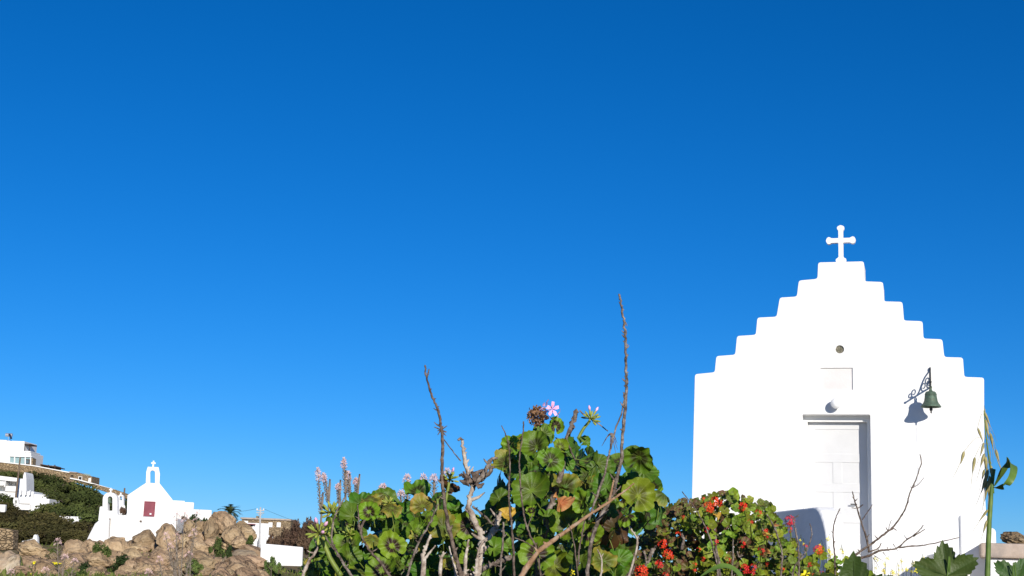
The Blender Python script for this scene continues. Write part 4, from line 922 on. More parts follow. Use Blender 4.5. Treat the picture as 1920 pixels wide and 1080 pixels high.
def stem(parent, org, pts, r0, r1, m, D=None, name='stem', ground=False, n=7, knob=.22, sub=5, root=None):
    """woody stem through measured points (px, py[, depth])"""
    P3 = [P(q[0], q[1], q[2] if len(q) > 2 else D) for q in pts]
    sp = smooth_path(P3, sub)
    if ground:
        e = sp[-1]; g_ = root if root is not None else to_ground(e, random.uniform(-.05, .05), random.uniform(-.03, .08))
        sp += [e.lerp(g_, t) for t in (.15, .35, .6, .8, 1)]
    b = MB(); k = len(sp)
    rr = [(r0 + (r1 - r0) * i / (k - 1)) * (1 + knob * random.uniform(-.6, 1.0) * (1 if i % 3 == 0 else .35)) for i in range(k)]
    sp = [p + Vector((random.gauss(0, 1), 0, random.gauss(0, 1))) * r0 * (.38 if knob > .1 else .04) for p in sp]
    b.tube(sp, rr, n, jit=.12 if knob > .1 else .02)
    if name in ('stem', 'side_twig') and m != 'petiole' and k > 14:      # leaf scars, knots and snapped side shoots
        for i in range(2, k - 3):
            if random.random() < .38:
                d = Vector((random.choice((-1, 1)) * random.uniform(.6, 1), random.uniform(-.6, .2), random.uniform(.1, 1))).normalized(); q = rr[i]
                ln = q * (random.uniform(1.5, 2.4) if random.random() < .75 else random.uniform(3, 6)); b.tube([sp[i], sp[i] + d * ln * .6, sp[i] + d * ln + Vector((0, 0, ln * .15))], [q * .8, q * .55, q * .18], 5)
    return b.build(name, m, parent, org, smooth=True)
u = GD / F_PX
T3 = dict(m='bark')
stem(ger, gbase, [(867, 825), (869, 845), (874, 875), (881, 895), (886, 916), (881, 936), (880, 955), (893, 985), (905, 1010), (902, 1042), (895, 1085)], 2.8 * u, 7.0 * u, 'bark_pale', 2.98, ground=True, knob=.35)
stem(ger, gbase, [(868, 826), (863, 822), (860, 826)], 2 * u, 2.5 * u, 'bark', 2.98)
stem(ger, gbase, [(933, 860), (920, 862), (912, 880), (900, 897), (886, 912)], 2.4 * u, 6 * u, 'bark', 2.98, knob=.4)
stem(ger, gbase, [(926, 873), (915, 888), (902, 900)], 2.4 * u, 5 * u, 'bark', 2.99, knob=.4)
stem(ger, gbase, [(862, 890), (872, 893), (884, 905)], 2 * u, 7 * u, 'bark_dark', 2.97, knob=.6)
for (a, c_) in (((884, 890), (905, 880)), ((878, 905), (862, 900)), ((894, 912), (908, 906)), ((888, 900), (898, 884)), ((880, 898), (868, 885))):
    stem(ger, gbase, [c_, ((a[0] + c_[0]) / 2, (a[1] + c_[1]) / 2 + 2), a], 1.2 * u, 6.5 * u, 'bark_dark', 2.965, name='bark_flake', knob=.5, sub=3)
stem(ger, gbase, [(886, 950), (905, 965), (925, 985), (945, 998)], 2.2 * u, 2 * u, 'bark', 3.0)
stem(ger, gbase, [(940, 954), (932, 980), (922, 1000), (905, 1014)], 3.5 * u, 6 * u, 'bark_pale', 3.0, knob=.4)
stem(ger, gbase, [(958, 1042), (940, 1052), (915, 1062), (880, 1082)], 4 * u, 5.5 * u, 'bark', 2.99, ground=True, knob=.3)
stem(ger, gbase, [(1081, 771), (1074, 793), (1062, 822), (1058, 850), (1048, 900), (1030, 960), (1010, 1040)], 4.2 * u, 6.5 * u, 'bark', 3.04, ground=True, knob=.3)
stem(ger, gbase, [(1062, 822), (1069, 843), (1078, 864)], 2.2 * u, 1.4 * u, 'bark', 3.0)
stem(ger, gbase, [(1086, 769), (1110, 786), (1141, 809)], 1.5 * u, 1.1 * u, 'bark', 3.02)
for pts, w_ in (([(589, 1010), (594, 1030), (580, 1052), (565, 1085)], 4.5), ([(808, 1000), (800, 1025), (793, 1040), (794, 1085)], 6), ([(817, 1022), (806, 1036), (796, 1048)], 4), ([(832, 1035), (827, 1050), (825, 1085)], 5.5), ([(880, 1012), (874, 1040), (870, 1085)], 5), ([(842, 1025), (850, 1055), (856, 1085)], 4), ([(914, 1008), (898, 1030), (892, 1085)], 4.5), ([(1180, 985), (1188, 1000), (1195, 1020), (1178, 1085)], 3.2), ([(1120, 1030), (1128, 1050), (1126, 1085)], 3)):
    stem(ger, gbase, pts, w_ * .3 * u, w_ * u, 'bark_pale', 2.96, ground=True, knob=.4)
# flowers and buds of the large geranium
b = MB(); rf = random.Random(3); c = P(1028, 769, 2.96); umbel(b, c, view(1028, 769) + Vector((.15, 0, .3)), .013, 3, .0155, rf); c2 = P(1037, 775, 2.97); umbel(b, c2, view(1028, 769) + Vector((.6, 0, -.1)), .010, 2, .013, rf); b.build('pink_flower', 'pink_fl', ger, gbase)
b = MB(); c = P(1007, 780, 2.98)
for i in range(420):
    d = Vector((rf.gauss(0, 1), rf.gauss(0, 1), rf.gauss(0, 1))).normalized(); q = c + d * .019 * rf.uniform(.35, 1.05); t1 = d.orthogonal().normalized(); t1 = Matrix.Rotation(rf.uniform(0, 6), 3, d) @ t1; t2 = d.cross(t1)
    b.add([q, q + t1 * .003 + d * .001, q + d * .005 + t2 * .004 + t1 * rf.uniform(-.004, .004), q - t1 * .003 + d * .002], [(0, 1, 2, 3)])
b.build('dried_flower_head', 'dried', ger, gbase)
stem(ger, gbase, [(1010, 790), (1018, 815), (1030, 850)], 1.8 * u, 2.6 * u, 'petiole', 3.0, 'flower_stalk', knob=.05)
def budhead(px, py, D, size, n, up, pink=2):
    b = MB(); c = P(px, py, D); fm_ = frame_from(up)
    for i in range(n):
        a = i * 2.399; ct = 1 - (i + .5) / n * 1.3; st = math.sqrt(max(0, 1 - ct * ct)); d = fm_ @ Vector((st * math.cos(a), st * math.sin(a), ct)); b.cur = 0
        b.tube([c, c + d * size * .45, c + d * size * .7, c + d * size * .95, c + d * size * 1.1], [size * .04, size * .05, size * .12, size * .10, size * .02], 6)
        if i < pink: b.cur = 1; b.tube([c + d * size * .9, c + d * size * 1.25, c + d * size * 1.5], [size * .09, size * .15, size * .04], 6)
    return b.build('bud_cluster', ['bud', 'pink_fl'], ger, gbase, smooth=True)
budhead(1108, 786, 2.98, .020, 16, (.35, -.3, 1), 2); stem(ger, gbase, [(1106, 789), (1094, 804), (1084, 822)], 2.6 * u, 3.2 * u, 'petiole', 2.99, 'flower_stalk', knob=.05)
budhead(598, 1000, 2.95, .026, 18, (.2, -.6, .5), 3); stem(ger, gbase, [(602, 1008), (612, 1030), (622, 1052), (640, 1080)], 4 * u, 5 * u, 'petiole', 2.96, 'flower_stalk', knob=.05)
budhead(621, 962, 3.05, .024, 22, (0, -.3, 1), 0); budhead(843, 900, 3.1, .02, 16, (0, -.4, 1), 1); budhead(728, 945, 3.05, .016, 12, (0, -.4, 1), 0); budhead(655, 1003, 2.98, .016, 12, (0, -.5, 1), 0)
for pts in ([(842, 905), (836, 940), (830, 980)], [(640, 975), (646, 1000), (655, 1030)], [(620, 968), (630, 1000)], [(820, 935), (822, 980)]):
    stem(ger, gbase, pts, 2.6 * u, 3.2 * u, 'petiole', 3.06, 'flower_stalk', knob=.05)

# --- bare twigs standing in and around the geranium
def twig(label, paths, m, D, group=None):
    p0 = paths[0][0]; e = P(p0[-1][0], p0[-1][1], p0[-1][2] if len(p0[-1]) > 2 else D); base = to_ground(e, 0, .06)
    t = thing('dry_twig', label, 'twig', base, 0, group)
    for i, (pts, r0, r1) in enumerate(paths): stem(t, base, pts, r0 * .8 * D / F_PX, r1 * .85 * D / F_PX, m, D, 'stem' if i == 0 else 'side_twig', ground=(i == 0), root=base if i == 0 else None)
    return t
twig('tallest knobbly bare twig, standing high above the large-leaved geranium', [([(1161.7, 550), (1164, 570), (1168, 590), (1171, 610), (1173, 630), (1174, 660), (1174, 690), (1175, 710), (1174, 727), (1173, 767), (1168, 807), (1165, 857), (1156, 898), (1150, 925), (1128, 965), (1112, 1000), (1100, 1080)], 2.4, 4.6),
   ([(1170, 738), (1167, 770), (1153, 807), (1145, 840), (1137, 873), (1130, 900), (1112, 950), (1104, 975)], 1.6, 3.0), ([(1176, 612), (1174, 606), (1171, 600)], .7, 1.2)], 'bark', 2.90)
# dead fibres caught on it
b = MB(); t0 = None
tf = [o for o in col.objects if o.name.startswith('dry_twig')][-1]
for i in range(9):
    c = P(1146, 812, 2.9); e = P(1146 + rf.uniform(-20, 12), 826 + rf.uniform(-6, 24), 2.9); b.tube([c, (c + e) / 2 + Vector((0, 0, .004)), e], [.0012, .0009, .0004], 4)
b.build('dead_fibres', 'bark_dark', tf, tf.location)
twig('forked dark bare twig rising above the large-leaved geranium beside its woody stump', [([(796.7, 684), (800, 707), (808, 737), (815, 754), (822, 770), (826, 790), (828, 807), (830, 840), (829, 870), (828, 897), (831, 920), (834, 942), (842, 992), (858, 1055), (864, 1080)], 2.0, 5.0), ([(805, 692), (803, 700), (800, 708)], 1.6, 1.9), ([(833, 824), (848, 845), (864, 864)], 1.1, 1.3)], 'bark_dark', 2.92)
tf = [o for o in col.objects if o.name.startswith('dry_twig')][-1]; b = MB()
for i in range(12):
    c = P(827, 806, 2.92); e = P(827 + rf.uniform(-14, 12), 806 + rf.uniform(-10, 14), 2.92); b.tube([c, e], [.0018, .0006], 4)
b.build('dead_fibres', 'bark_dark', tf, tf.location)
twig('thin straight grey twig with a hooked tip in front of the large leaves', [([(940.6, 798), (947, 812), (952, 825), (955, 850), (956, 882), (954, 915), (955, 945), (959, 985), (962, 1023), (964, 1080)], 1.1, 3.0)], 'bark_dark', 2.82)
twig('thin wavy twig in front of the largest leaves', [([(982, 790), (981, 808), (979, 825), (975, 848), (974, 866), (975, 890), (976, 916), (979, 942), (982, 967), (988, 988), (994, 1005), (1006, 1028), (1014, 1080)], 1.4, 2.4), ([(1000, 962), (994, 975), (989, 990)], .8, 1.2), ([(965, 1008), (985, 1016), (1004, 1028)], 1.1, 1.6)], 'bark_dark', 2.83)
twig('thick tan broken branch slanting across the foot of the large-leaved geranium', [([(1189, 907), (1165, 925), (1140, 942), (1103, 967), (1059, 998), (1035, 1015), (1009, 1035), (974, 1084)], 1.6, 7.2), ([(1150, 900), (1148, 915), (1142, 940)], 1.6, 3)], 'bark_tan', 2.76)
twig('pale twig rising through the geranium leaves beside the pink bud cluster', [([(650, 918), (645, 935), (635.5, 951), (628, 968), (624, 984), (622, 1011), (627, 1026), (633, 1038), (647, 1062), (664, 1085)], 1.4, 3.2), ([(610, 1004), (618, 1020), (629, 1032)], 1.2, 2)], 'bark', 2.86)
twig('knotty brown twig bending across the low leaves of the large-leaved geranium', [([(671, 947), (673, 978), (678, 1004), (684, 1018), (693, 1031), (713, 1055), (735, 1085)], 1.4, 3.4), ([(684, 974), (679, 988), (676, 1000)], 2.5, 3.2), ([(672, 982), (675, 992), (678, 1002)], 2.2, 3)], 'bark_dark', 2.85)
twig('pale slanting twig between low leaves and the woody stump of the geranium', [([(822, 944), (815, 960), (809, 973), (800, 992), (791, 1007), (775.5, 1040), (763, 1084)], 1.4, 3.0)], 'bark', 2.86)
twig('short grey twig below the yellow leaf of the large-leaved geranium', [([(944, 980), (943, 1010), (940, 1045), (938, 1085)], 2.2, 2.8)], 'bark', 2.84)
twig('slim dark twig leaning in front of the tan slanting branch', [([(1066, 982), (1072, 1000), (1078, 1030), (1084, 1085)], .9, 2.2), ([(1096, 975), (1092, 1000), (1086, 1030), (1084, 1060)], 1.6, 2.2)], 'bark_dark', 2.7)

# --- asphodels
def floret(b, q, d, r, rnd, n=6):
    lf = frame_from(d, rnd.uniform(0, 6))
    for k in range(n):
        t = 2 * math.pi * k / n; e = lambda rr, dt, zz: q + lf @ Vector((rr * math.cos(t + dt) * r, rr * math.sin(t + dt) * r, zz * r))
        b.add([e(.05, 0, 0), e(.55, -.28, .3), e(1, 0, .45), e(.55, .28, .3)], [(0, 1, 2, 3)])
def asphodel(tip, foot, D, label, group, dens=1.0, fl=1.0, spread=.02, fr=.013):
    rnd = random.Random(int(tip[0] * 7 + tip[1])); a, c = P(*tip, D), P(*foot, D); base = to_ground(c, rnd.uniform(-.1, .1), .05)
    t = thing('asphodel', label, 'asphodel', base, 0, group); sp = smooth_path([a, a * .66 + c * .34 + Vector((rnd.gauss(0, .004), 0, 0)), c * .8 + a * .2, c, base], 5)
    b = MB(); b.tube(sp, [.002 + .0035 * i / len(sp) for i in range(len(sp))], 6); b.build('stem', 'asph', t, base, smooth=True)
    bf = MB(); L_ = (a - c).length; nb = int(64 * dens)
    for i in range(nb):
        f = (i + .5) / nb; q = a.lerp(c, max(0, f - .02) * .92); ang = i * 2.399; d = Vector((math.cos(ang), math.sin(ang), .7)).normalized(); ln = spread * rnd.uniform(.7, 1.2) * (.55 + .5 * min(1, f * 4))
        e = q + d * ln
        if .05 < f < .08 + .26 * fl: bf.cur = 0; floret(bf, e, d, fr * rnd.uniform(.8, 1.15), rnd)
        else: bf.cur = 1 if f < .08 else 2; d = Vector((d.x, d.y, 2.2)).normalized() if f < .08 else d; bf.tube([q, e, e + d * .004, e + d * .007], [.001, .0012, .0028, .0008], 5)
    bf.build('flower_spike', ['palepink', 'palepink', 'asph'], t, base); return t
lab = 'flowering asphodel spike standing against the sky beyond the end of the large-leaved geranium'; gp = 'asphodels against the sky'
for tip, foot in (((595, 879), (602, 975)), ((606, 889), (616, 950)), ((644, 860), (648, 935)), ((652, 886), (656, 940)), ((667, 899), (669, 940)), ((634, 909), (636, 950))): asphodel(tip, foot, 6.0, lab, gp, .9, .85, .006, .013)
lab = 'asphodel tip just clearing the low leaves of the large-leaved geranium'; gp = 'asphodel tips over the leaves'
for tip, foot in (((763, 893), (763, 950)), ((793, 893), (795, 950)), ((813, 893), (813, 950)), ((838, 881), (842, 950)), ((717, 910), (718, 960)), ((752, 924), (752, 970)), ((883, 1020), (880, 1080))): asphodel(tip, foot, 6.2, lab, gp, .7, .8, .015)
lab = 'pink flowering asphodel among the boulders below the hillside church'; gp = 'asphodels by the boulders'
for tip, foot in (((108, 1012), (110, 1085)), ((122, 1042), (116, 1090)), ((140, 1050), (132, 1095)), ((84, 1066), (90, 1110)), ((20, 1070), (24, 1120)), ((332, 962), (330, 1060)), ((347, 960), (340, 1070)), ((364, 992), (350, 1085)), ((318, 1020), (330, 1095)), ((298, 1045), (306, 1110)), ((355, 1035), (346, 1100)), ((331, 1000), (336, 1095)), ((277, 1070), (286, 1120)), ((370, 960), (357, 1060)), ((310, 1000), (326, 1080))): asphodel(tip, foot, 9.5, lab, gp, .5, .8, .026, .015)

# --- the red geranium
RD = 5.4
rb = P(1340, 1080, RD + .3); rbase = Vector((rb.x, RD + .3, G(rb.x, RD + .3)))
red = thing('red_geranium', 'small-leaved geranium bush with scarlet flower heads in front of the chapel', 'geranium', rbase)
SM = {m: [leaf_mesh('leaf', m, 30 + i, pet=.9, nth=16, rings=(.5, 1.0), lobes=5, depth=.2, cup=c_, wave=.22, sinus=.5) for i, c_ in enumerate((.2, .5, -.25, .7))] for m in ('small', 'small_b')}
SIL2 = [(1178, 1090), (1190, 1020), (1225, 975), (1262, 942), (1300, 938), (1335, 928), (1372, 922), (1392, 932), (1420, 940), (1448, 945), (1452, 968), (1470, 985), (1484, 1010), (1500, 1040), (1530, 1062), (1545, 1090)]
rr_ = random.Random(11)
def red_pos(d0, d1, ymax=1090):
    while True:
        px, py = rr_.uniform(1175, 1545), rr_.uniform(918, ymax)
        if inside(SIL2, px, min(py, 1089)):
            n_ = noise.noise(Vector((px * .022, py * .022, 5)));
            return px, py, RD + rr_.uniform(d0, d1) - n_ * .22
for i in range(300):
    px, py, D = red_pos(-.12, .06); p = P(px, py, D); nz = noise.noise(Vector((px * .02, py * .025, 9)))
    m = 'small_b' if nz + rr_.gauss(0, .25) < -.02 - (.25 if px > 1310 else 0) + (.25 if px < 1290 else 0) else 'small'
    place(rr_.choice(SM[m]), 'leaf', red, p, view(px, py) + Vector((rr_.gauss(0, .45), 0, rr_.gauss(.45, .35))), rr_.uniform(7, 11) * D / F_PX, rr_.uniform(-3, 3), rbase)
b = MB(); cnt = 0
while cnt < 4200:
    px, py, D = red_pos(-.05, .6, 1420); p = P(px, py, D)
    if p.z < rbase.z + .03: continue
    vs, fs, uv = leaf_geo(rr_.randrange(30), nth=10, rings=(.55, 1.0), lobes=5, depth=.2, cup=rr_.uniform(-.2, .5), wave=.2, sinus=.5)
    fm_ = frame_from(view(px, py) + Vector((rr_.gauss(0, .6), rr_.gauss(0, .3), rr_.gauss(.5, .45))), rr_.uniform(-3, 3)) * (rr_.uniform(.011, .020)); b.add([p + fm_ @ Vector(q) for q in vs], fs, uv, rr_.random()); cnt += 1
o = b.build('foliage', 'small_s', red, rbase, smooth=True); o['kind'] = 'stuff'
for (px, py, r_, nf, mm) in ((1328, 951, .020, 10, 'orange_fl'), (1340, 940, .018, 9, 'orange_fl'), (1349, 944, .014, 6, 'orange_fl'), (1333, 955, .014, 6, 'orange_fl'), (1394, 951, .018, 9, 'orange_fl'), (1243, 1020, .017, 9, 'orange_fl'), (1253, 1040, .020, 10, 'orange_fl'), (1236, 1058, .016, 8, 'red_fl'), (1203, 1072, .024, 13, 'orange_fl'), (1249, 1080, .016, 7, 'red_fl'),
        (1365, 1050, .013, 6, 'red_fl'), (1397, 1067, .020, 9, 'red_fl'), (1413, 1064, .015, 7, 'red_fl'), (1407, 980, .013, 6, 'red_fl'), (1343, 968, .012, 3, 'leaf_o')):
    if mm == 'leaf_o': continue
    D = RD - .2; b = MB(); umbel(b, P(px, py, D), view(px, py) + Vector((0, 0, .25)), r_ * .88, nf, r_ * .47, rr_); b.build('flower_head', mm, red, rbase)
    stem(red, rbase, [(px, py + 3, D + .02), (px + rr_.uniform(-6, 6), py + 22, D + .12), (px + rr_.uniform(-10, 10), py + 50, D + .25)], 1.0 * RD / F_PX, 1.4 * RD / F_PX, 'petiole', D, 'flower_stalk', knob=.05)
for i in range(22):
    px, py, D = red_pos(-.3, -.2, 1080); rq = rr_.uniform(.006, .011); b = MB(); umbel(b, P(px, py, D), view(px, py) + Vector((rr_.gauss(0, .4), 0, .3)), rq, 4, rq * .75, rr_); b.build('flower_head', rr_.choice(['red_fl', 'red_fl', 'orange_fl']), red, rbase)
    stem(red, rbase, [(px, py + 2, D + .01), (px + rr_.uniform(-4, 4), py + 18, D + .15)], .8 * RD / F_PX, 1.0 * RD / F_PX, 'petiole', D, 'flower_stalk', knob=.05)
for px, py in ((1343, 968), (1452, 983), (1437, 1006), (1440, 1036)):
    place(LM['withered'][px % 2], 'withered_leaf', red, P(px, py, RD - .22), view(px, py) + Vector((rr_.gauss(0, 1.2), 0, 1.0)), 7 * RD / F_PX, rr_.uniform(-3, 3), rbase)
for pts, w_ in (([(1278, 1000), (1281, 1012), (1279, 1030)], 3), ([(1222, 1030), (1215, 1050), (1225, 1028)], 2.6), ([(1230, 1022), (1222, 1040), (1214, 1056)], 2.6), ([(1188, 985), (1194, 1000), (1197, 1010)], 2.6), ([(1190, 1060), (1186, 1075), (1180, 1068)], 2.4), ([(1382, 1034), (1386, 1044), (1392, 1040)], 2), ([(1340, 990), (1345, 1040), (1350, 1090)], 3), ([(1208, 1034), (1212, 1050), (1210, 1070)], 2.4)):
    stem(red, rbase, pts, w_ * .7 * RD / F_PX, w_ * RD / F_PX, 'bark', RD - .2)
for pts, ra, rb_ in (([(1260, 1100), (1270, 1060), (1290, 1020)], 6, 3), ([(1340, 1110), (1350, 1050), (1345, 990)], 6, 3), ([(1420, 1110), (1425, 1050), (1430, 990)], 6, 3)):
    stem(red, rbase, list(reversed(pts)), rb_ * RD / F_PX, ra * RD / F_PX, 'bark', RD + .2, 'trunk', ground=True)
lab = ['pale pointed bare twig leaning over the middle of the red geranium', 'pale bare twig rising over the yellowing leaves of the red geranium', 'pale upright bare twig beside the red flower in front of the shaded flank wall', 'short forked pale twig in front of the shaded flank wall', 'dark curved bare twig in front of the rounded nose of the flank wall', 'short pale twig in the lower middle of the red geranium']
for l_, pts, a, c, m in zip(lab, ([(1279, 922), (1300.6, 949.6), (1320, 983), (1334, 1017), (1344, 1056), (1346, 1085)], [(1438, 964), (1447, 980), (1455, 997), (1466, 1033), (1466, 1056), (1464, 1085)], [(1497, 967), (1488.5, 974), (1490, 988), (1494, 1006), (1498, 1042), (1498, 1085)], [(1518.6, 981), (1522, 1003), (1515, 1027), (1503, 1047), (1490, 1062), (1485, 1085)], [(1575, 953), (1571, 962), (1565, 978), (1562, 999), (1564, 1030), (1565.6, 1056), (1566, 1085)], [(1375, 1010), (1374, 1040), (1372, 1085)]), (1.0, 1.4, 1.2, 1.1, 1.0, 1.6), (2.6, 2.6, 2.4, 2.0, 2.2, 2.4), ('bark', 'bark', 'bark', 'bark', 'bark_dark', 'bark')):
    twig(l_, [(pts, a, c)], m, RD - .55)
# loose red geranium growing in front of the flank wall
r2 = P(1510, 1080, 6.2); r2b = Vector((r2.x, 6.2, G(r2.x, 6.2)))
rg2 = thing('red_geranium', 'straggling geranium with deep red flower heads in front of the shaded flank wall', 'geranium', r2b)
for (px, py, r_, nf) in ((1480, 976, .022, 11), (1481, 993, .013, 6), (1510, 1025, .012, 5), (1534, 1031, .022, 11), (1521, 1073, .028, 15), (1540, 1080, .02, 9), (1472, 1064, .018, 8), (1460, 1066, .012, 5), (1504, 1080, .02, 9)):
    D = 6.1; b = MB(); umbel(b, P(px, py, D), view(px, py) + Vector((0, 0, .25)), r_ * .88, nf, r_ * .47, rr_); b.build('flower_head', 'red_fl', rg2, r2b)
    stem(rg2, r2b, [(px, py + 2, D + .01), (px + 3, py + 30, D + .05), (px + rr_.uniform(-15, 8), 1100, D + .1)], 1.0 * D / F_PX, 1.5 * D / F_PX, 'petiole', D, 'flower_stalk', ground=True, knob=.05)
for i in range(110):
    px = rr_.uniform(1460, 1640); py = rr_.uniform(1030 + abs(px - 1530) * .35, 1140); D = 6.2 + rr_.uniform(-.1, .4)
    place(rr_.choice(SM['small']), 'leaf', rg2, P(px, py, D), view(px, py) + Vector((rr_.gauss(0, .5), 0, rr_.gauss(.5, .4))), rr_.uniform(7, 12) * D / F_PX, rr_.uniform(-3, 3), r2b)

# --- yellow wild flowers
def yellow_plant(px, D, heads, label, group):
    c = P(px, 1085, D); base = Vector((c.x, D, G(c.x, D))); t = thing('wildflower', label, 'flower', base, 0, group); bf, bs = MB(), MB()
    for hx, hy, rr in heads:
        q = P(hx, hy, D); umbel(bf, q, view(hx, hy) + Vector((rr_.gauss(0, .3), 0, .5)), rr * .35 * D / F_PX, 3, rr * .8 * D / F_PX, rr_, 4)
        bs.tube(smooth_path([q, q + Vector((rr_.uniform(-.02, .02), .02, -.1)), base + Vector((rr_.uniform(-.1, .1), .05, 0))], 4), [.001, .0012, .001] * 3, 4)
        for k in range(4):
            f_ = rr_.uniform(.15, .9); e = q.lerp(base, f_ * .4); d = Vector((rr_.gauss(0, 1), rr_.gauss(0, 1), .6)).normalized() * rr_.uniform(.02, .05); s_ = d.cross(Vector((0, 0, 1))).normalized() * .006
            bs.add([e, e + d * .5 + s_, e + d, e + d * .5 - s_], [(0, 1, 2, 3)])
    o_ = bf.build('petals', 'yellow_fl', t, base); o_['kind'] = 'stuff'; o_ = bs.build('stalks', 'scrub_dark', t, base); o_['kind'] = 'stuff'
lab = 'yellow wildflower growing against the shaded flank wall'; gp = 'yellow flowers by the flank wall'
yellow_plant(1515, 8, [(1500, 1013, 3), (1506, 1020, 3), (1525, 1047, 5), (1537, 1022, 3), (1541, 1031, 4)], lab, gp)
yellow_plant(1552, 8, [(1552, 1011, 5), (1546, 1040, 4), (1553, 1033, 5), (1556, 1039, 5), (1558, 1046, 5), (1550, 1063, 5), (1560, 1061, 5)], lab, gp)
yellow_plant(1580, 8, [(1577, 1030, 4), (1580, 1036, 4), (1586, 1050, 8), (1561, 1040, 3), (1576, 1052, 3)], lab, gp)
lab = 'thin yellow wildflower in front of the white chapel wall'; gp = 'yellow flowers before the chapel wall'
for k in range(6):
    px = 1645 + k * 19; yellow_plant(px, 10, [(px + rr_.uniform(-14, 14), rr_.uniform(1046, 1078), rr_.uniform(2.5, 4.5)) for _ in range(5)], lab, gp)
yellow_plant(1716, 9, [(1714, 1058, 6), (1718, 1071, 6)], 'yellow wildflower with the two biggest blooms beside the lobed leaf', None)
yellow_plant(1513, 5.2, [(1511, 1078, 12), (1506, 1082, 9)], 'large pale yellow bloom under the deep red flower head', None)
yellow_plant(1072, 2.8, [(1072, 1074, 7)], 'single yellow bloom at the foot of the large-leaved geranium', None)

# --- thorny bare bush before the door
TD = 4.6
twig('spreading thorny bare branches reaching across the chapel door and white wall', [([(1725, 852), (1727, 869), (1717, 900), (1706, 926), (1699, 951), (1688, 970), (1673, 990), (1654, 1004), (1634, 1020), (1612.5, 1034.6), (1598, 1050), (1590, 1085)], 1.1, 2.9),
   ([(1731, 985), (1719, 999), (1699, 1013), (1683, 1027.5), (1665, 1031), (1648, 1033), (1630, 1041.6), (1598, 1052)], 1.0, 2.7), ([(1799, 1008), (1770, 1014), (1736, 1022), (1710, 1024), (1686, 1027)], .9, 1.8), ([(1598, 922), (1602, 937), (1607, 953), (1614, 976), (1620, 996), (1627, 1017), (1629, 1036)], 1.1, 2.4), ([(1735, 992), (1724, 999), (1712, 1006)], .9, 1.3),
   ([(1653, 1019), (1645, 1029), (1628, 1035)], 1.1, 1.8), ([(1597, 952), (1608, 953), (1618, 946)], .8, 1.2), ([(1636, 946), (1624, 964), (1617, 974)], .8, 1.3), ([(1732, 896), (1722, 908), (1712, 914)], .6, 1.0), ([(1672, 974), (1668, 984), (1666, 994)], .6, .9), ([(1681, 995), (1676, 991), (1670, 990)], .9, 1.4)], 'bark_dark', TD)
tf = [o for o in col.objects if o.name.startswith('dry_twig')][-1]
for (a, c) in (((1637, 1045), (1650, 1068)), ((1640, 1042), (1656, 1052)), ((1655, 1035), (1662, 1043)), ((1663, 1025), (1668, 1036)), ((1675, 1020), (1684, 1034)), ((1700, 1010), (1694, 1003)), ((1614, 1040), (1606, 1034))):
    stem(tf, tf.location, [a, c], .8 * TD / F_PX, .3 * TD / F_PX, 'bark_dark', TD, 'thorn', sub=2)

# --- wild oat and big lobed leaves in the near corner
OD = 2.3; ob = to_ground(P(1852, 1085, OD)); oat = thing('wild_oat', 'tall green wild oat stalk with drooping spikelets and a curled blade beside the chapel', 'grass', ob)
stem(oat, ob, [(1864, 880), (1860, 905), (1857, 950), (1854, 1000), (1851, 1085)], 3.2 * OD / F_PX, 5.4 * OD / F_PX, 'oat', OD, 'stalk', ground=True, knob=.03, n=8)
stem(oat, ob, [(1845, 770), (1847, 800), (1853, 850), (1860, 895), (1862, 925)], .8 * OD / F_PX, 2.4 * OD / F_PX, 'oat', OD, 'panicle_axis', knob=.05)
stem(oat, ob, [(1848, 790), (1858, 825), (1866, 850), (1872, 868), (1880, 885)], .5 * OD / F_PX, .8 * OD / F_PX, 'oat_dry', OD, 'panicle_branch', knob=.05)
def spikelet(px0, py0, px1, py1, w_, D):
    a, c = P(px0, py0, D), P(px1, py1, D); b = MB(); d = c - a; wv = w_ * D / F_PX
    b.tube([a, a + d * .12, a + d * .35, a + d * .7, c], [wv * .1, wv * .4, wv * .5, wv * .3, wv * .05], 6)
    aw = d.normalized() + Vector((rr_.gauss(0, .12), 0, 0)); b.tube([a + d * .6, c + aw * .012, c + aw * .026], [wv * .07, wv * .06, wv * .03], 4); b.build('spikelet', 'oat_dry', oat, ob, smooth=True)
    return a
for (x0, y0, x1, y1, w_) in ((1846, 772, 1857, 800, 5), (1848, 786, 1854, 822, 6), (1833, 802, 1843, 828, 5), (1845, 830, 1838, 855, 5), (1846, 850, 1838, 876, 6), (1857, 812, 1862, 840, 6), (1867, 842, 1874, 868, 5), (1808, 846, 1801, 870, 6), (1828, 857, 1823, 888, 6), (1848, 856, 1849, 884, 7), (1852, 878, 1845, 920, 7), (1850, 890, 1840, 924, 6), (1853, 900, 1846, 940, 6), (1858, 872, 1862, 906, 6), (1846, 880, 1841, 900, 5), (1853, 955, 1836, 977, 5), (1851, 975, 1843, 1000, 5), (1856, 892, 1853, 930, 7)): 
    a = spikelet(x0, y0, x1, y1, w_, OD)
    pz = min(max((y0 - 770) / 130, 0), 1); ax = P(1845 + 15 * pz, max(y0 - 22, 775), OD)
    b = MB(); b.tube(smooth_path([a, (a + ax) / 2 + Vector((0, 0, .012)), ax], 4), .35 * OD / F_PX, 4); b.build('pedicel', 'oat_dry', oat, ob)
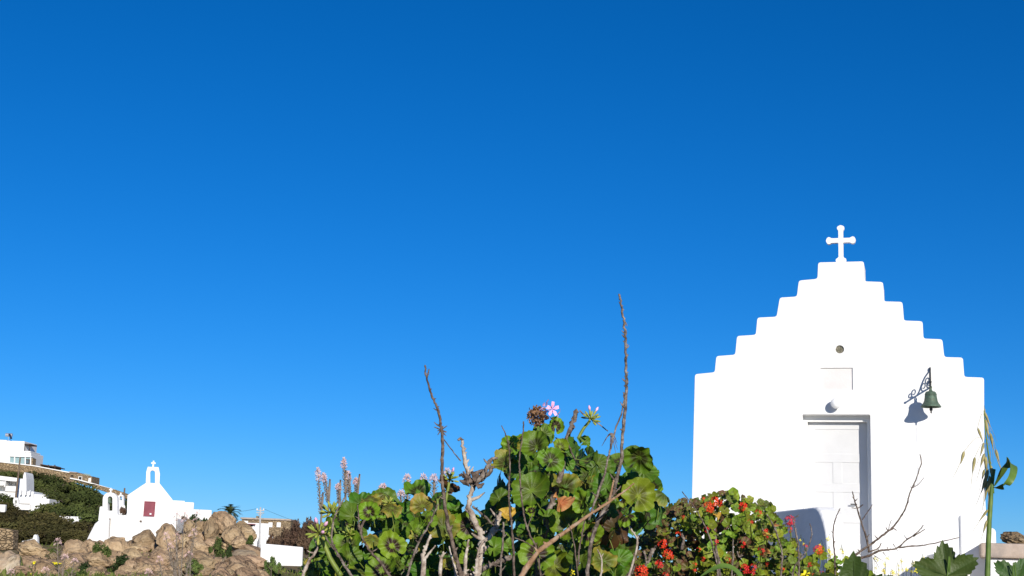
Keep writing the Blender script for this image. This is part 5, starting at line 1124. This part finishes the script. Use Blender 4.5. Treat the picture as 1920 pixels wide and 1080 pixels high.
def ribbon(name, parent, org, pts, widths, D, m, side=None, crease=.25):
    c = smooth_path([P(q[0], q[1], (q[2] if len(q) > 2 else D)) for q in pts], 5); b = MB(); k = len(c); vs = []; fs = []
    for i, p in enumerate(c):
        t = (c[min(i + 1, k - 1)] - c[max(i - 1, 0)]).normalized(); s_ = t.cross(Vector(side or (0, -1, .15))).normalized(); f = i / (k - 1) * (len(widths) - 1); j = min(int(f), len(widths) - 2); w_ = (widths[j] + (widths[j + 1] - widths[j]) * (f - j)) * D / F_PX / 2
        nn = t.cross(s_); vs += [p - s_ * w_, p + nn * w_ * crease, p + s_ * w_]
    for i in range(k - 1):
        o = i * 3; fs += [(o, o + 1, o + 4, o + 3), (o + 1, o + 2, o + 5, o + 4)]
    b.add(vs, fs); return b.build(name, m, parent, org, smooth=True)
ribbon('blade', oat, ob, [(1864, 912, 2.30), (1876, 892, 2.28), (1888, 870, 2.26), (1896, 866, 2.24), (1901, 874, 2.22), (1898, 893, 2.2), (1888, 908, 2.2), (1874, 915, 2.22), (1862, 914, 2.24)], [3, 15, 22, 20, 18, 14, 12, 9, 2], OD, 'blade', (.35, -1, .25))
gbd = to_ground(P(1330, 1090, 2.4)); gr = thing('grass_blade', 'single arching green grass blade in front of the red geranium', 'grass', gbd)
ribbon('blade', gr, gbd, [(1312, 1082), (1330, 1070), (1352, 1061), (1370, 1063), (1385, 1074), (1392, 1090)], [1, 9, 16, 17, 15, 10], 2.4, 'blade', (.1, -.6, 1))
b = MB(); e = P(1392, 1090, 2.4); b.tube([e, e + Vector((.02, .02, -.3)), gbd + Vector((.05, .02, 0))], [.006, .005, .006], 6); b.build('stalk', 'oat', gr, gbd)
def lobed_leaf(label, px, py, r_, D, tilt, roll, seed, sc_=(1, 1)):
    """broad palmate leaf with toothed lobes and raised veins"""
    p = P(px, py, D); base = to_ground(p, 0, .1); t = thing('mallow_leaf', label, 'leaf', base); rnd = random.Random(seed); nth = 120; a0, span = -math.pi / 2 + .35, 2 * math.pi - .7
    vs = [(0, 0, 0)]; uv = [(.5, .5)]; fs = []; rings = (.2, .4, .6, .8, 1.0)
    for r in rings:
        for k in range(nth + 1):
            q = k / nth; th = a0 + span * q; lob = 1 - abs(((q * 5) % 1.0) - .5) * 2; e = .56 + .44 * lob ** .8; tooth = ((q * 34) % 1.0); e *= 1 + .15 * (1 - tooth) * r ** 2 + .02 * noise.noise(Vector((q * 30, seed, 1)))
            rr = r * (1 + (e - 1) * r ** 1.5); x, y = rr * math.cos(th) * sc_[0], rr * math.sin(th) * sc_[1]; z = -.10 * r * (1 - abs(math.cos(5 * math.pi * q))) ** 1 + .14 * r * r + .10 * r * noise.noise(Vector((x * 2.4, y * 2.4, seed))) + .02 * noise.noise(Vector((x * 9, y * 9, seed)))
            vs.append((x, y, z)); uv.append((x * .5 + .5, y * .5 + .5))
    w_ = nth + 1
    for k in range(nth): fs.append((0, 1 + k, 2 + k))
    for ri in range(len(rings) - 1):
        o = 1 + ri * w_
        for k in range(nth): fs.append((o + k, o + w_ + k, o + w_ + k + 1, o + k + 1))
    R_ = r_ * D / F_PX; fm_ = frame_from(view(px, py) + Vector(tilt), roll) * R_; b = MB(); b.add([p + fm_ @ Vector(q) for q in vs], fs, uv); lf = b.build('blade', 'mallow', t, base, smooth=True)
    for k in range(5):
        th = a0 + span * (k + .5) / 5; vb = MB(); vb.tube([p + fm_ @ Vector((f * math.cos(th) * sc_[0], f * math.sin(th) * sc_[1], .14 * f * f - .085 * f)) for f in (0, .3, .6, .9)], [.012 * R_, .009 * R_, .006 * R_, .003 * R_], 5); vb.build('vein', 'mallow', lf, base)
    b = MB(); q0 = p; b.tube(smooth_path([q0, q0 + fm_ @ Vector((0, -.4, -.25)), base.lerp(q0, .5) + Vector((0, .03, 0)), base], 4), .022 * R_, 6); b.build('petiole', 'blade', t, base)
lobed_leaf('broad toothed lobed leaf in front of the foot of the chapel wall', 1776, 1080, 60, 2.0, (-.1, 0, .35), .12, 1)
lobed_leaf('wide ribbed leaf rising below the thorny branches', 1602, 1120, 74, 2.1, (0, 0, -.1), .0, 4, (1.1, 1))
lobed_leaf('toothed leaf tucked under the flagstone terrace wall', 1906, 1092, 50, 2.1, (.1, 0, .5), -.4, 7)
# leaf margin litter: grasses between the plants and the chapel
gbm = MB(); gg = random.Random(4)
for i in range(6000):
    y = gg.uniform(5.2, 20.5) if i > 1500 else gg.uniform(1.2, 6); x = gg.uniform(-.30, .48) * y
    z = G(x, y); h = gg.uniform(.05, .22); w_ = gg.uniform(.003, .008); a = gg.uniform(0, 6.28); le = Vector((math.cos(a), math.sin(a), 0)) * h * gg.uniform(.1, .6); s_ = Vector((-math.sin(a), math.cos(a), 0)) * w_
    p = Vector((x, y, z - .01)); gbm.add([p - s_, p + s_, p + le * .4 + Vector((0, 0, h * .6)) + s_ * .6, p + le + Vector((0, 0, h))], [(0, 1, 2, 3)])
tag(gbm.build('grass', 'grass'), 'thin green grass growing on the bank before the chapel', 'grass', kind='stuff')
